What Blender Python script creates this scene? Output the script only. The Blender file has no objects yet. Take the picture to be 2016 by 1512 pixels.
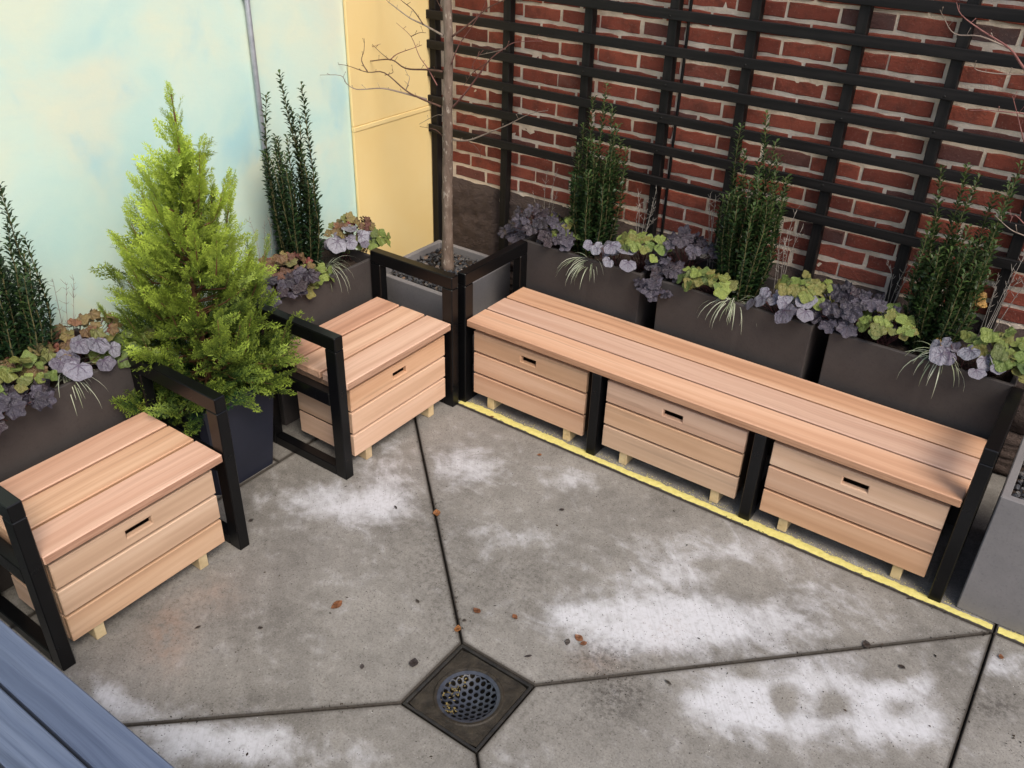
import bpy, bmesh, math, random
from mathutils import Vector, Matrix, Euler
S = bpy.context.scene
COL = S.collection
R = math.radians

# ------------------------------------------------------------------ camera, sky, sun, exposure
cam = bpy.data.objects.new('camera', bpy.data.cameras.new('camera')); COL.objects.link(cam)
r_, u_, f_ = (Vector(v) for v in ((0.81321, 0.581338, 0.027114), (-0.323165, 0.412336, 0.851788), (-0.483997, 0.701445, -0.523184)))
cam.matrix_world = Matrix(((r_.x, u_.x, -f_.x, 2.1123), (r_.y, u_.y, -f_.y, -2.6958), (r_.z, u_.z, -f_.z, 2.2101), (0, 0, 0, 1)))
cam.data.sensor_width = 36; cam.data.lens = 30.97; cam.data.clip_start = .05; cam.data.clip_end = 500
S.camera = cam

SUN_DIR = Vector((.66, -.35, .92)).normalized()       # towards the light
elev = math.asin(SUN_DIR.z); azim = math.atan2(SUN_DIR.x, SUN_DIR.y)
world = bpy.data.worlds.new('World'); S.world = world; world.use_nodes = True
wt = world.node_tree
sky = wt.nodes.new('ShaderNodeTexSky'); sky.sky_type = 'NISHITA'; sky.sun_disc = False
sky.sun_elevation = elev; sky.sun_rotation = azim
sky.air_density = 1.0; sky.dust_density = 3.0; sky.ozone_density = 1.0
wt.links.new(sky.outputs[0], wt.nodes['Background'].inputs[0]); wt.nodes['Background'].inputs[1].default_value = .12
sun = bpy.data.objects.new('sun', bpy.data.lights.new('sun', 'SUN')); COL.objects.link(sun)
sun.data.energy = 1.5; sun.data.angle = R(27); sun.data.color = (1, .92, .80)
sun.rotation_euler = SUN_DIR.to_track_quat('Z', 'Y').to_euler()
S.view_settings.view_transform = 'Standard'; S.view_settings.look = 'None'
S.view_settings.exposure = .76; S.view_settings.gamma = 1; S.view_settings.use_curve_mapping = False

# ------------------------------------------------------------------ node helpers
class NT:
    def __init__(s, name):
        s.m = bpy.data.materials.new(name); s.m.use_nodes = True; s.t = s.m.node_tree
        s.b = s.t.nodes['Principled BSDF']
    def n(s, typ, ins=None, **kw):
        nd = s.t.nodes.new('ShaderNode' + typ)
        for k, v in kw.items(): setattr(nd, k, v)
        for k, v in (ins or {}).items(): s.set(nd.inputs[k], v)
        return nd
    def set(s, sock, v):
        if hasattr(v, 'is_output') or isinstance(v, bpy.types.NodeSocket): s.t.links.new(v, sock)
        else: sock.default_value = v
    def coord(s, kind='Object'): return s.n('TexCoord').outputs[kind]
    def mapping(s, vec, scale=(1, 1, 1), loc=(0, 0, 0)):
        return s.n('Mapping', {'Vector': vec, 'Scale': scale, 'Location': loc}).outputs[0]
    def noise(s, vec, scale, detail=4, rough=.55, dist=0):
        return s.n('TexNoise', {'Vector': vec, 'Scale': scale, 'Detail': detail, 'Roughness': rough, 'Distortion': dist}).outputs[0]
    def vor(s, vec, scale, feature='F1'):
        return s.n('TexVoronoi', {'Vector': vec, 'Scale': scale}, feature=feature).outputs['Distance']
    def ramp(s, fac, stops):
        nd = s.n('ValToRGB', {0: fac}); e = nd.color_ramp.elements
        while len(e) < len(stops): e.new(.5)
        for el, (p, c) in zip(e, stops):
            el.position = p; el.color = (c, c, c, 1) if not isinstance(c, tuple) else (*c, 1)
        return nd.outputs[0]
    def mix(s, fac, a, b, mode='MIX'):
        nd = s.n('Mix', data_type='RGBA', blend_type=mode)
        s.set(nd.inputs[0], fac)
        for sk, v in ((nd.inputs[6], a), (nd.inputs[7], b)):
            s.set(sk, (*v, 1) if isinstance(v, tuple) and len(v) == 3 else v)
        return nd.outputs[2]
    def math(s, op, a, b=0.0, clamp=False):
        nd = s.n('Math', operation=op, use_clamp=clamp); s.set(nd.inputs[0], a); s.set(nd.inputs[1], b); return nd.outputs[0]
    def step(s, v, lo, hi):
        nd = s.n('MapRange', {0: v, 1: lo, 2: hi, 3: 0.0, 4: 1.0}, interpolation_type='SMOOTHSTEP'); return nd.outputs[0]
    def attr(s, name): return s.n('Attribute', attribute_name=name).outputs['Fac']
    def rnd(s): return s.n('ObjectInfo').outputs['Random']
    def hsv(s, col, h=.5, sat=1., v=1.):
        nd = s.n('HueSaturation'); s.set(nd.inputs['Hue'], h); s.set(nd.inputs['Saturation'], sat); s.set(nd.inputs['Value'], v); s.set(nd.inputs['Color'], col); return nd.outputs[0]
    def out(s, col, rough=.7, spec=.4, bump=None, bs=.3, bd=.01, **kw):
        s.set(s.b.inputs['Base Color'], (*col, 1) if isinstance(col, tuple) else col)
        s.set(s.b.inputs['Roughness'], rough); s.set(s.b.inputs['Specular IOR Level'], spec)
        if bump is not None:
            bn = s.n('Bump', {'Height': bump, 'Strength': bs, 'Distance': bd}); s.t.links.new(bn.outputs[0], s.b.inputs['Normal'])
        for k, v in kw.items(): s.set(s.b.inputs[k], v)
        return s.m

# ------------------------------------------------------------------ materials
def m_concrete_slab():
    t = NT('broomed_concrete'); c = t.coord()
    fr, st, ru = t.attr('frost'), t.attr('stain'), t.attr('rust')
    n1 = t.noise(c, 2.2, 5, .6); n2 = t.noise(c, 14, 6, .65); n3 = t.noise(c, 160, 3, .7); n4 = t.noise(c, 55, 4, .7)
    base = t.ramp(n1, [(.30, (.125, .116, .104)), (.48, (.188, .176, .159)), (.70, (.258, .242, .220))])
    base = t.mix(t.math('MULTIPLY', t.step(n2, .35, .75), .45), base, (.33, .31, .28))
    base = t.mix(t.math('MULTIPLY', t.step(n4, .50, .70), .50), base, (.105, .095, .083))
    base = t.mix(t.math('MULTIPLY', t.step(n3, .50, .68), .45), base, (.085, .077, .068)); base = t.mix(t.math('MULTIPLY', t.step(n3, .46, .30), .30), base, (.40, .385, .36))
    base = t.mix(t.math('MULTIPLY', ru, t.math('MULTIPLY', t.step(n2, .3, .65), .55)), base, (.30, .175, .115))
    fm = t.math('ADD', fr, t.math('ADD', t.math('MULTIPLY', t.math('SUBTRACT', n2, .5), 1.3), t.math('MULTIPLY', t.math('SUBTRACT', t.noise(t.mapping(t.n('VectorRotate', {'Vector': c, 'Angle': .35}, rotation_type='Z_AXIS').outputs[0], (.85, 1.25, 1)), 5.5, 6, .62, 1.6), .5), 1.7)))
    fm = t.math('ADD', fm, t.math('MULTIPLY', t.math('SUBTRACT', n4, .5), .45)); fm = t.math('MULTIPLY', t.step(fm, .08, 1.25), t.math('SUBTRACT', 1.0, t.math('MULTIPLY', t.step(n4, .45, .75), .4)))
    base = t.mix(t.math('MULTIPLY', fm, .92), base, (.55, .55, .575))
    sm = t.math('MULTIPLY', st, t.math('ADD', t.math('MULTIPLY', t.step(n4, .38, .62), .75), .2))
    base = t.mix(t.math('MULTIPLY', sm, .8), base, (.055, .048, .042))
    ed = t.math('MULTIPLY', t.attr('edge'), t.math('ADD', .45, t.math('MULTIPLY', n2, .8)), True)
    base = t.mix(ed, base, (.048, .041, .034))
    pit = t.step(t.vor(c, 95), .22, .08); pm = t.math('MULTIPLY', pit, t.step(t.noise(c, 26, 2), .42, .56))
    base = t.mix(t.math('MULTIPLY', pm, .85), base, (.05, .042, .036))
    lt = t.math('MULTIPLY', t.step(t.vor(t.mapping(c, loc=(3, 7, 1)), 60), .09, .05), t.step(t.noise(c, 31, 2), .58, .62))
    base = t.mix(lt, base, (.62, .60, .57))
    broom = t.noise(t.mapping(t.n('VectorRotate', {'Vector': c, 'Angle': .9}, rotation_type='Z_AXIS').outputs[0], (7, 130, 10)), 1., 3, .6)
    h = t.math('ADD', t.math('MULTIPLY', n3, .5), t.math('ADD', t.math('MULTIPLY', broom, .55), t.math('MULTIPLY', pm, -1.2)))
    base = t.mix(t.math('MULTIPLY', t.step(broom, .45, .75), .18), base, (.13, .12, .105))
    return t.out(base, rough=.82, spec=.3, bump=h, bs=.45, bd=.004)
def m_dirt(name='joint_dirt', a=(.020, .017, .013), b=(.062, .052, .040), sc=60):
    t = NT(name); c = t.coord(); n = t.noise(c, sc, 5, .7)
    return t.out(t.ramp(n, [(.3, a), (.7, b)]), rough=.95, bump=n, bs=.9, bd=.01)
def m_wood(name, light, mid, dark, fine=1., rough=.62, edge=False):
    t = NT(name); c = t.coord(); rn = t.rnd()
    off = t.n('VectorMath', {0: c}, operation='ADD'); cx = t.n('CombineXYZ'); t.set(cx.inputs[0], t.math('MULTIPLY', rn, 37.)); t.set(cx.inputs[1], t.math('MULTIPLY', rn, 91.)); t.set(cx.inputs[2], t.math('MULTIPLY', rn, 53.))
    t.t.links.new(cx.outputs[0], off.inputs[1]); v = off.outputs[0]
    warp = t.noise(t.mapping(v, (1.3, 3, 3)), 1.5, 2)
    vv = t.n('VectorMath', {0: v}, operation='ADD'); cw = t.n('CombineXYZ'); t.set(cw.inputs[1], t.math('MULTIPLY', warp, .05)); t.t.links.new(cw.outputs[0], vv.inputs[1]); v2 = vv.outputs[0]
    s1 = t.noise(t.mapping(v2, (.35, 16, 16)), 1., 3, .5)
    s2 = t.noise(t.mapping(v2, (1.2, 70, 70)), 1., 4, .6)
    s3 = t.noise(t.mapping(v2, (9, 420, 420)), 1., 3, .6)
    col = t.ramp(s1, [(.28, dark), (.46, mid), (.62, light), (.75, mid)])
    col = t.mix(t.math('MULTIPLY', t.step(s2, .4, .72), .30 * fine), col, dark)
    col = t.mix(t.math('MULTIPLY', t.step(s3, .5, .75), .22 * fine), col, dark)
    col = t.mix(t.math('MULTIPLY', t.step(t.noise(t.mapping(v2, (.5, 26, 26), (5, 3, 9)), 1., 2, .5), .62, .70), .30 * fine), col, tuple(x * .55 for x in dark))
    if edge:                                          # sawn edge grain of the seat boards
        ny = t.math('ABSOLUTE', t.n('SeparateXYZ', {0: t.n('TexCoord').outputs['Normal']}).outputs[1])
        eg = t.ramp(t.noise(t.mapping(v2, (4, 160, 160)), 1., 4, .65), [(.35, (.33, .165, .095)), (.6, (.47, .26, .16))])
        col = t.mix(t.step(ny, .80, .95), col, eg)
    r2 = t.math('FRACT', t.math('MULTIPLY', rn, 7.31))
    col = t.hsv(col, t.math('ADD', .497, t.math('MULTIPLY', rn, .011)), t.math('ADD', .88, t.math('MULTIPLY', r2, .20)), t.math('ADD', .88, t.math('MULTIPLY', t.math('FRACT', t.math('MULTIPLY', rn, 13.7)), .17)))
    return t.out(col, rough=rough, spec=.3, bump=s3, bs=.18, bd=.002)
def m_black_steel():
    t = NT('black_powder_coat'); c = t.coord(); n = t.noise(c, 900, 2)
    d = t.noise(c, 12, 5, .6)
    return t.out(t.mix(t.math('MULTIPLY', t.step(d, .5, .8), .35), (.0035, .0035, .004), (.008, .0075, .0075)), rough=t.math('ADD', .22, t.math('MULTIPLY', d, .16)), spec=.28, bump=n, bs=.06, bd=.001)
def m_fibre(name, a, b, rough=.75):
    t = NT(name); c = t.coord(); n = t.noise(c, 5, 6, .65); f = t.noise(c, 110, 4, .7)
    col = t.ramp(n, [(.3, a), (.7, b)])
    col = t.mix(t.math('MULTIPLY', t.step(f, .52, .72), .35), col, tuple(x * .55 for x in a))
    col = t.mix(t.math('MULTIPLY', t.step(t.noise(t.mapping(c, (16, 16, 1.6)), 1, 3), .62, .8), .22), col, tuple(min(1, x * 1.6) for x in b))
    return t.out(col, rough=rough, spec=.3, bump=f, bs=.25, bd=.003)
def m_plaster():
    t = NT('painted_sky_mural'); c = t.coord()
    w = t.noise(c, 1.1, 3, .5); n1 = t.noise(c, 2.3, 5, .5, .5); n2 = t.noise(t.mapping(c, loc=(4, 9, 2)), 1.7, 4, .5, .4); n3 = t.noise(t.mapping(c, (1, 1, .7), (8, 1, 5)), 3.6, 4, .5, .3)
    col = t.ramp(n1, [(.33, (.48, .69, .64)), (.48, (.58, .735, .64)), (.64, (.67, .74, .59))])
    col = t.mix(t.math('MULTIPLY', t.step(n2, .55, .70), .48), col, (.72, .69, .53))
    col = t.mix(t.math('MULTIPLY', t.step(n3, .54, .72), .62), col, (.36, .62, .67))
    col = t.mix(t.math('MULTIPLY', t.step(t.noise(t.mapping(c, loc=(2, 2, 7)), 1.4, 3, .5), .52, .7), .5), col, (.66, .74, .60))
    col = t.mix(t.math('MULTIPLY', t.step(t.noise(t.mapping(c, (14, 9, 17)), 1, 5, .7, .6), .42, .72), .16), col, (.50, .66, .62))
    st = t.noise(t.mapping(c, (30, 22, 70)), 1, 4, .65); f = t.noise(c, 190, 3, .7)
    col = t.mix(t.math('MULTIPLY', t.step(st, .5, .8), .10), col, (.55, .62, .58))
    return t.out(col, rough=.8, spec=.25, bump=t.math('ADD', st, t.math('MULTIPLY', f, .4)), bs=.16, bd=.004)
def m_yellow():
    t = NT('yellow_gloss_paint'); c = t.coord(); n = t.noise(c, 3, 4); f = t.noise(c, 60, 3)
    col = t.ramp(n, [(.3, (.84, .625, .275)), (.7, (.86, .67, .325))])
    return t.out(col, rough=.42, spec=.4, bump=t.math('ADD', n, t.math('MULTIPLY', f, .12)), bs=.12, bd=.01)
def m_brick():
    t = NT('red_clay_brick'); c = t.coord(); rn = t.rnd()
    off = t.n('VectorMath', {0: c}, operation='ADD'); cx = t.n('CombineXYZ'); t.set(cx.inputs[0], t.math('MULTIPLY', rn, 77.)); t.set(cx.inputs[2], t.math('MULTIPLY', rn, 31.)); t.t.links.new(cx.outputs[0], off.inputs[1]); v = off.outputs[0]
    col = t.ramp(rn, [(0., (.17, .044, .030)), (.4, (.27, .066, .041)), (.75, (.345, .088, .052)), (.90, (.20, .06, .043)), (1., (.095, .06, .054))])
    n = t.noise(v, 14, 5, .65); f = t.noise(v, 130, 4, .7)
    col = t.mix(t.math('MULTIPLY', t.step(n, .42, .72), .70), col, (.105, .036, .026))
    col = t.mix(t.math('MULTIPLY', t.step(t.noise(v, 9, 4, .6, .8), .60, .78), .28), col, (.33, .19, .15))
    col = t.mix(t.math('MULTIPLY', t.step(f, .58, .72), .55), col, (.36, .22, .165))
    return t.out(col, rough=.85, spec=.25, bump=t.math('ADD', n, t.math('MULTIPLY', f, .6)), bs=.9, bd=.008)
def m_mortar():
    t = NT('lime_mortar'); c = t.coord(); n = t.noise(c, 9, 5, .65); f = t.noise(c, 120, 4, .7)
    col = t.ramp(n, [(.28, (.48, .38, .28)), (.5, (.74, .61, .475)), (.72, (.82, .70, .575))])
    col = t.mix(t.math('MULTIPLY', t.step(t.noise(c, 3.1, 4, .6), .52, .74), .28), col, (.40, .32, .235))
    return t.out(col, rough=.95, spec=.1, bump=t.math('ADD', n, f), bs=.8, bd=.008)
def m_stone():
    t = NT('rough_brownstone'); c = t.coord(); n = t.noise(c, 5, 6, .65); f = t.noise(t.mapping(c, (26, 26, 38)), 1, 6, .7, 1.0)
    col = t.ramp(n, [(.3, (.050, .036, .031)), (.6, (.088, .064, .055)), (.8, (.120, .090, .078))])
    return t.out(col, rough=.92, spec=.2, bump=t.math('ADD', n, f), bs=.9, bd=.014)
def m_trellis():
    t = NT('black_stained_timber'); c = t.coord(); n = t.noise(t.mapping(c, (3, 60, 60)), 1, 4, .6); r = t.noise(c, 4, 4)
    col = t.mix(t.step(n, .35, .75), (.0055, .0048, .0046), (.0145, .0125, .012))
    col = t.mix(t.math('MULTIPLY', t.step(r, .55, .8), .4), col, (.020, .016, .013))
    return t.out(col, rough=.55, spec=.25, bump=n, bs=.25, bd=.003)
def m_leaf(name, cols, veins=None, rough=.5, spec=.4, vw=.05, trans=.0):
    t = NT(name); c = t.coord(); rn = t.rnd(); n = t.noise(c, 1.6, 4, .6)
    stops = [(i / (len(cols) - 1), k) for i, k in enumerate(cols)]
    col = t.ramp(rn, stops)
    col = t.hsv(col, .5, 1., t.math('ADD', .62, t.math('MULTIPLY', n, .76)))
    if veins:
        sx = t.n('SeparateXYZ', {0: c}); ang = t.math('ARCTAN2', sx.outputs[0], sx.outputs[1])
        rad = t.math('SQRT', t.math('ADD', t.math('MULTIPLY', sx.outputs[0], sx.outputs[0]), t.math('MULTIPLY', sx.outputs[1], sx.outputs[1])))
        nz = t.math('MULTIPLY', t.math('SUBTRACT', t.noise(c, 3.2, 2), .5), .55)
        s = t.math('ABSOLUTE', t.math('SINE', t.math('MULTIPLY', t.math('ADD', ang, nz), 3.5)))
        d = t.math('MULTIPLY', s, rad)
        vm = t.math('MULTIPLY', t.step(d, vw * 2.2, vw * .6), t.step(rad, 1.0, .45))
        br = t.step(t.vor(c, 3.4, 'DISTANCE_TO_EDGE'), .05, .01)
        vm = t.math('MAXIMUM', vm, t.math('MULTIPLY', br, .35))
        cen = t.step(rad, .30, .05)
        vm = t.math('MAXIMUM', vm, t.math('MULTIPLY', cen, .55))
        col = t.mix(t.math('MULTIPLY', vm, .68), col, veins)
    return t.out(col, rough=rough, spec=spec, bump=n, bs=.35, bd=.2)
def m_foliage(name, lo, hi, rough=.45, spec=.45):
    t = NT(name); a = t.attr('tint'); n = t.noise(t.coord(), 9, 3)
    col = t.mix(a, lo, hi); col = t.hsv(col, .5, 1., t.math('ADD', .7, t.math('MULTIPLY', n, .6)))
    return t.out(col, rough=rough, spec=spec)
def m_plain(name, a, b, sc=20, rough=.7, spec=.3, bs=.3, bd=.004, metal=0.):
    t = NT(name); c = t.coord(); n = t.noise(c, sc, 5, .65)
    return t.out(t.ramp(n, [(.32, a), (.68, b)]), rough=rough, spec=spec, bump=n, bs=bs, bd=bd, Metallic=metal)
def m_random(name, cols, rough=.7, sc=40, spec=.3):
    t = NT(name); c = t.coord(); a = t.attr('tint'); n = t.noise(c, sc, 4, .65)
    col = t.ramp(a, [(i / (len(cols) - 1), k) for i, k in enumerate(cols)])
    col = t.hsv(col, .5, 1., t.math('ADD', .6, t.math('MULTIPLY', n, .8)))
    return t.out(col, rough=rough, spec=spec, bump=n, bs=.3, bd=.003)
def m_bark():
    t = NT('mottled_grey_bark'); c = t.coord(); n = t.noise(t.mapping(c, (40, 40, 14)), 1, 5, .65); p = t.noise(t.mapping(c, (70, 70, 30), (3, 1, 2)), 1, 3, .6)
    col = t.ramp(n, [(.3, (.085, .058, .042)), (.55, (.175, .125, .095)), (.8, (.24, .185, .145))])
    col = t.mix(t.math('MULTIPLY', t.step(p, .58, .68), .65), col, (.45, .39, .32))
    return t.out(col, rough=.85, bump=n, bs=.5, bd=.004)
M = dict(
    slab=m_concrete_slab(), dirt=m_dirt(), steel=m_black_steel(), plaster=m_plaster(), yellow=m_yellow(), brick=m_brick(), mortar=m_mortar(), stone=m_stone(), trellis=m_trellis(), bark=m_bark(),
    cedar=m_wood('clear_cedar', (.68, .42, .285), (.59, .335, .215), (.42, .225, .14), 1.15, .6, True),
    cedar_side=m_wood('cedar_drawer_board', (.67, .435, .295), (.60, .365, .235), (.47, .27, .165), .95),
    pine=m_wood('pale_pine_block', (.62, .47, .26), (.56, .41, .22), (.42, .29, .14)),
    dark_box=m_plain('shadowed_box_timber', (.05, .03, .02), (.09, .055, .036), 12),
    bluewood=m_wood('blue_grey_stained_wood', (.135, .165, .225), (.090, .115, .170), (.035, .048, .080), 1.7, .45),
    planter=m_fibre('brown_fibrestone', (.040, .034, .032), (.056, .048, .045)),
    concrete=m_fibre('pale_cast_concrete', (.165, .155, .155), (.215, .20, .198), .8),
    pot=m_plain('navy_black_plastic', (.012, .014, .024), (.018, .020, .034), 4, .45, .4, .05),
    soil=m_dirt('potting_soil', (.012, .008, .006), (.05, .032, .022), 45),
    paint=m_plain('yellow_line_paint', (.58, .50, .15), (.70, .62, .22), 55, .75, .3, .7, .006),
    cast=m_plain('wet_cast_iron', (.010, .009, .008), (.030, .026, .021), 22, .38, .5, .8, .006),
    silt=m_plain('drain_silt', (.014, .011, .008), (.042, .034, .024), 26, .6, .3, .9, .008),
    strain=m_plain('blue_grey_strainer', (.022, .026, .037), (.048, .054, .070), 30, .42, .5, .2, .002),
    void=m_plain('drain_well', (.004, .004, .004), (.008, .007, .006), 10, .9),
    galv=m_plain('galvanised_steel', (.30, .31, .34), (.42, .43, .46), 25, .45, .5, .1, .002, .35),
    screw=m_plain('blackened_screw', (.004, .004, .004), (.012, .011, .010), 60, .5),
    gravel=m_random('dark_slate_chips', [(.012, .013, .016), (.03, .032, .038), (.055, .056, .062), (.10, .095, .09), (.16, .09, .05)], .55, 50, .45),
    litter=m_random('leaf_crumbs', [(.010, .008, .006), (.02, .014, .010), (.045, .024, .013)], .85),
    holly=m_foliage('glossy_holly_leaves', (.010, .029, .011), (.075, .118, .028), .40, .36),
    holly_stem=m_plain('green_brown_stem', (.085, .075, .03), (.15, .13, .055), 30),
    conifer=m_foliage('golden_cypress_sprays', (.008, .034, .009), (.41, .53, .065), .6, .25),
    twig=m_plain('reddish_twig', (.07, .03, .022), (.13, .07, .05), 30),
    greytwig=m_plain('pale_twig', (.20, .15, .12), (.32, .25, .20), 40),
    redtwig=m_plain('pink_red_twig', (.16, .055, .05), (.28, .13, .11), 40),
    conbranch=m_plain('cinnamon_branch', (.10, .045, .022), (.16, .075, .035), 30),
    h_purple=m_leaf('purple_heuchera_leaf', [(.022, .017, .024), (.040, .033, .045), (.074, .064, .085), (.034, .022, .026)], (.010, .006, .011), .45, .45, .07),
    h_silver=m_leaf('silver_heuchera_leaf', [(.17, .16, .195), (.26, .255, .29), (.105, .092, .118), (.21, .205, .235)], (.035, .012, .04), .5, .4, .085),
    h_lime=m_leaf('lime_heuchera_leaf', [(.105, .15, .035), (.20, .24, .055), (.065, .10, .03), (.17, .145, .04), (.14, .18, .04)], (.12, .16, .04), .5, .35, .03),
    h_bronze=m_leaf('bronze_heuchera_leaf', [(.13, .075, .035), (.19, .15, .05), (.10, .035, .03), (.15, .17, .05), (.20, .03, .04)], (.05, .022, .02), .5, .4, .035),
    grass=m_foliage('variegated_sedge', (.16, .19, .10), (.42, .43, .33), .5, .35),
    dry=m_plain('dried_lavender_stem', (.22, .19, .165), (.40, .36, .31), 30),
    petiole=m_plain('heuchera_stalk', (.07, .025, .03), (.13, .05, .045), 30),
    amber=m_leaf('amber_dead_leaf', [(.42, .25, .06), (.36, .2, .06)], (.22, .11, .03)),
    brownleaf=m_leaf('brown_fallen_leaf', [(.16, .06, .025), (.24, .09, .03), (.10, .045, .03), (.30, .12, .035)], (.06, .025, .012)),
    darkleaf=m_leaf('dark_fallen_leaf', [(.035, .026, .022), (.06, .05, .04), (.04, .03, .03)], (.02, .014, .012)),
)

# ------------------------------------------------------------------ mesh helpers
class MB:
    def __init__(s): s.v = []; s.f = []; s.t = []; s.sm = []
    def add(s, vs, fs, tint=0., smooth=False):
        o = len(s.v); s.v += [tuple(v) for v in vs]; s.f += [tuple(i + o for i in f) for f in fs]
        s.t += ([tint] * len(vs) if not isinstance(tint, (list, tuple)) else list(tint)); s.sm += [smooth] * len(fs); return s
    def box(s, a, b, ch=.002, tint=0.):
        c = [(a[i] + b[i]) / 2 for i in range(3)]; h = [abs(b[i] - a[i]) / 2 for i in range(3)]
        if ch <= 0:
            vs = [(c[0] + x * h[0], c[1] + y * h[1], c[2] + z * h[2]) for x in (-1, 1) for y in (-1, 1) for z in (-1, 1)]
            return s.add(vs, [(0, 1, 3, 2), (4, 6, 7, 5), (0, 4, 5, 1), (2, 3, 7, 6), (0, 2, 6, 4), (1, 5, 7, 3)], tint)
        ch = min(ch, min(h) * .9); vs = []; idx = {}
        for x in (-1, 1):
            for y in (-1, 1):
                for z in (-1, 1):
                    for ax in range(3):
                        k = [h[i] - (0 if i == ax else ch) for i in range(3)]
                        idx[(x, y, z, ax)] = len(vs); vs.append((c[0] + x * k[0], c[1] + y * k[1], c[2] + z * k[2]))
        fs = []
        g = lambda sg, ax: idx[(sg[0], sg[1], sg[2], ax)]
        for ax in range(3):
            o1, o2 = (ax + 1) % 3, (ax + 2) % 3
            for sx in (-1, 1):
                q = []
                for (p, r) in ((-1, -1), (1, -1), (1, 1), (-1, 1)):
                    sg = [0, 0, 0]; sg[ax] = sx; sg[o1] = p; sg[o2] = r; q.append(g(sg, ax))
                fs.append(tuple(q) if sx > 0 else tuple(reversed(q)))
            for p in (-1, 1):                    # edges parallel to ax
                for r in (-1, 1):
                    A = [0, 0, 0]; B = [0, 0, 0]; A[ax] = -1; B[ax] = 1
                    for k in (A, B): k[o1] = p; k[o2] = r
                    q = (g(A, o1), g(B, o1), g(B, o2), g(A, o2)); fs.append(q if p * r < 0 else tuple(reversed(q)))
        for x in (-1, 1):
            for y in (-1, 1):
                for z in (-1, 1):
                    q = tuple(idx[(x, y, z, a)] for a in range(3)); fs.append(q if x * y * z > 0 else tuple(reversed(q)))
        return s.add(vs, fs, tint)
    def tube(s, pts, rad, n=6, tint=0., cap=True):
        pts = [Vector(p) for p in pts]; rs = rad if isinstance(rad, (list, tuple)) else [rad] * len(pts)
        vs = []; fs = []; up = Vector((.3, .2, 1)).normalized()
        for i, p in enumerate(pts):
            d = (pts[min(i + 1, len(pts) - 1)] - pts[max(i - 1, 0)]).normalized()
            a = d.cross(up if abs(d.dot(up)) < .95 else Vector((1, 0, 0))).normalized(); b = d.cross(a)
            vs += [p + (a * math.cos(6.28318 * k / n) + b * math.sin(6.28318 * k / n)) * rs[i] for k in range(n)]
        for i in range(len(pts) - 1):
            for k in range(n): fs.append((i * n + k, i * n + (k + 1) % n, (i + 1) * n + (k + 1) % n, (i + 1) * n + k))
        if cap: fs.append(tuple(range((len(pts) - 1) * n, len(pts) * n))); fs.append(tuple(reversed(range(n))))
        return s.add(vs, fs, tint, True)
    def mesh(s, name, mat):
        me = bpy.data.meshes.new(name); me.from_pydata(s.v, [], s.f); me.materials.append(mat)
        at = me.attributes.new('tint', 'FLOAT', 'POINT'); at.data.foreach_set('value', s.t)
        me.polygons.foreach_set('use_smooth', s.sm); me.update(); return me
    def build(s, name, mat, parent=None, loc=(0, 0, 0), rot=(0, 0, 0), **pr):
        return link(name, s.mesh(name, mat), parent, loc, rot, **pr)
def link(name, me, parent=None, loc=(0, 0, 0), rot=(0, 0, 0), **pr):
    o = bpy.data.objects.new(name, me); COL.objects.link(o); o.parent = parent; o.location = loc; o.rotation_euler = rot
    for k, v in pr.items(): o[k] = v
    return o
def thing(name, label, cat, loc=(0, 0, 0), rz=0., group=None):
    o = link(name, None, None, loc, (0, 0, rz), label=label, category=cat); o.empty_display_size = .1
    if group: o['group'] = group
    return o
def cbox(name, a, b, mat, parent, ch=.002, **pr):
    """box object whose origin is its own centre"""
    c = [(a[i] + b[i]) / 2 for i in range(3)]; h = [(b[i] - a[i]) / 2 for i in range(3)]
    return MB().box([-x for x in h], h, ch).build(name, mat, parent, c, **pr)
def smooth_path(pts, k=3):
    pts = [Vector(p) for p in pts]
    if len(pts) < 3: return pts
    o = []
    for i in range(len(pts) - 1):
        p0, p1, p2, p3 = pts[max(i - 1, 0)], pts[i], pts[i + 1], pts[min(i + 2, len(pts) - 1)]
        for j in range(k):
            t = j / k; o.append(.5 * ((2 * p1) + (p2 - p0) * t + (2 * p0 - 5 * p1 + 4 * p2 - p3) * t * t + (3 * p1 - p0 - 3 * p2 + p3) * t ** 3))
    return o + [pts[-1]]

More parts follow.
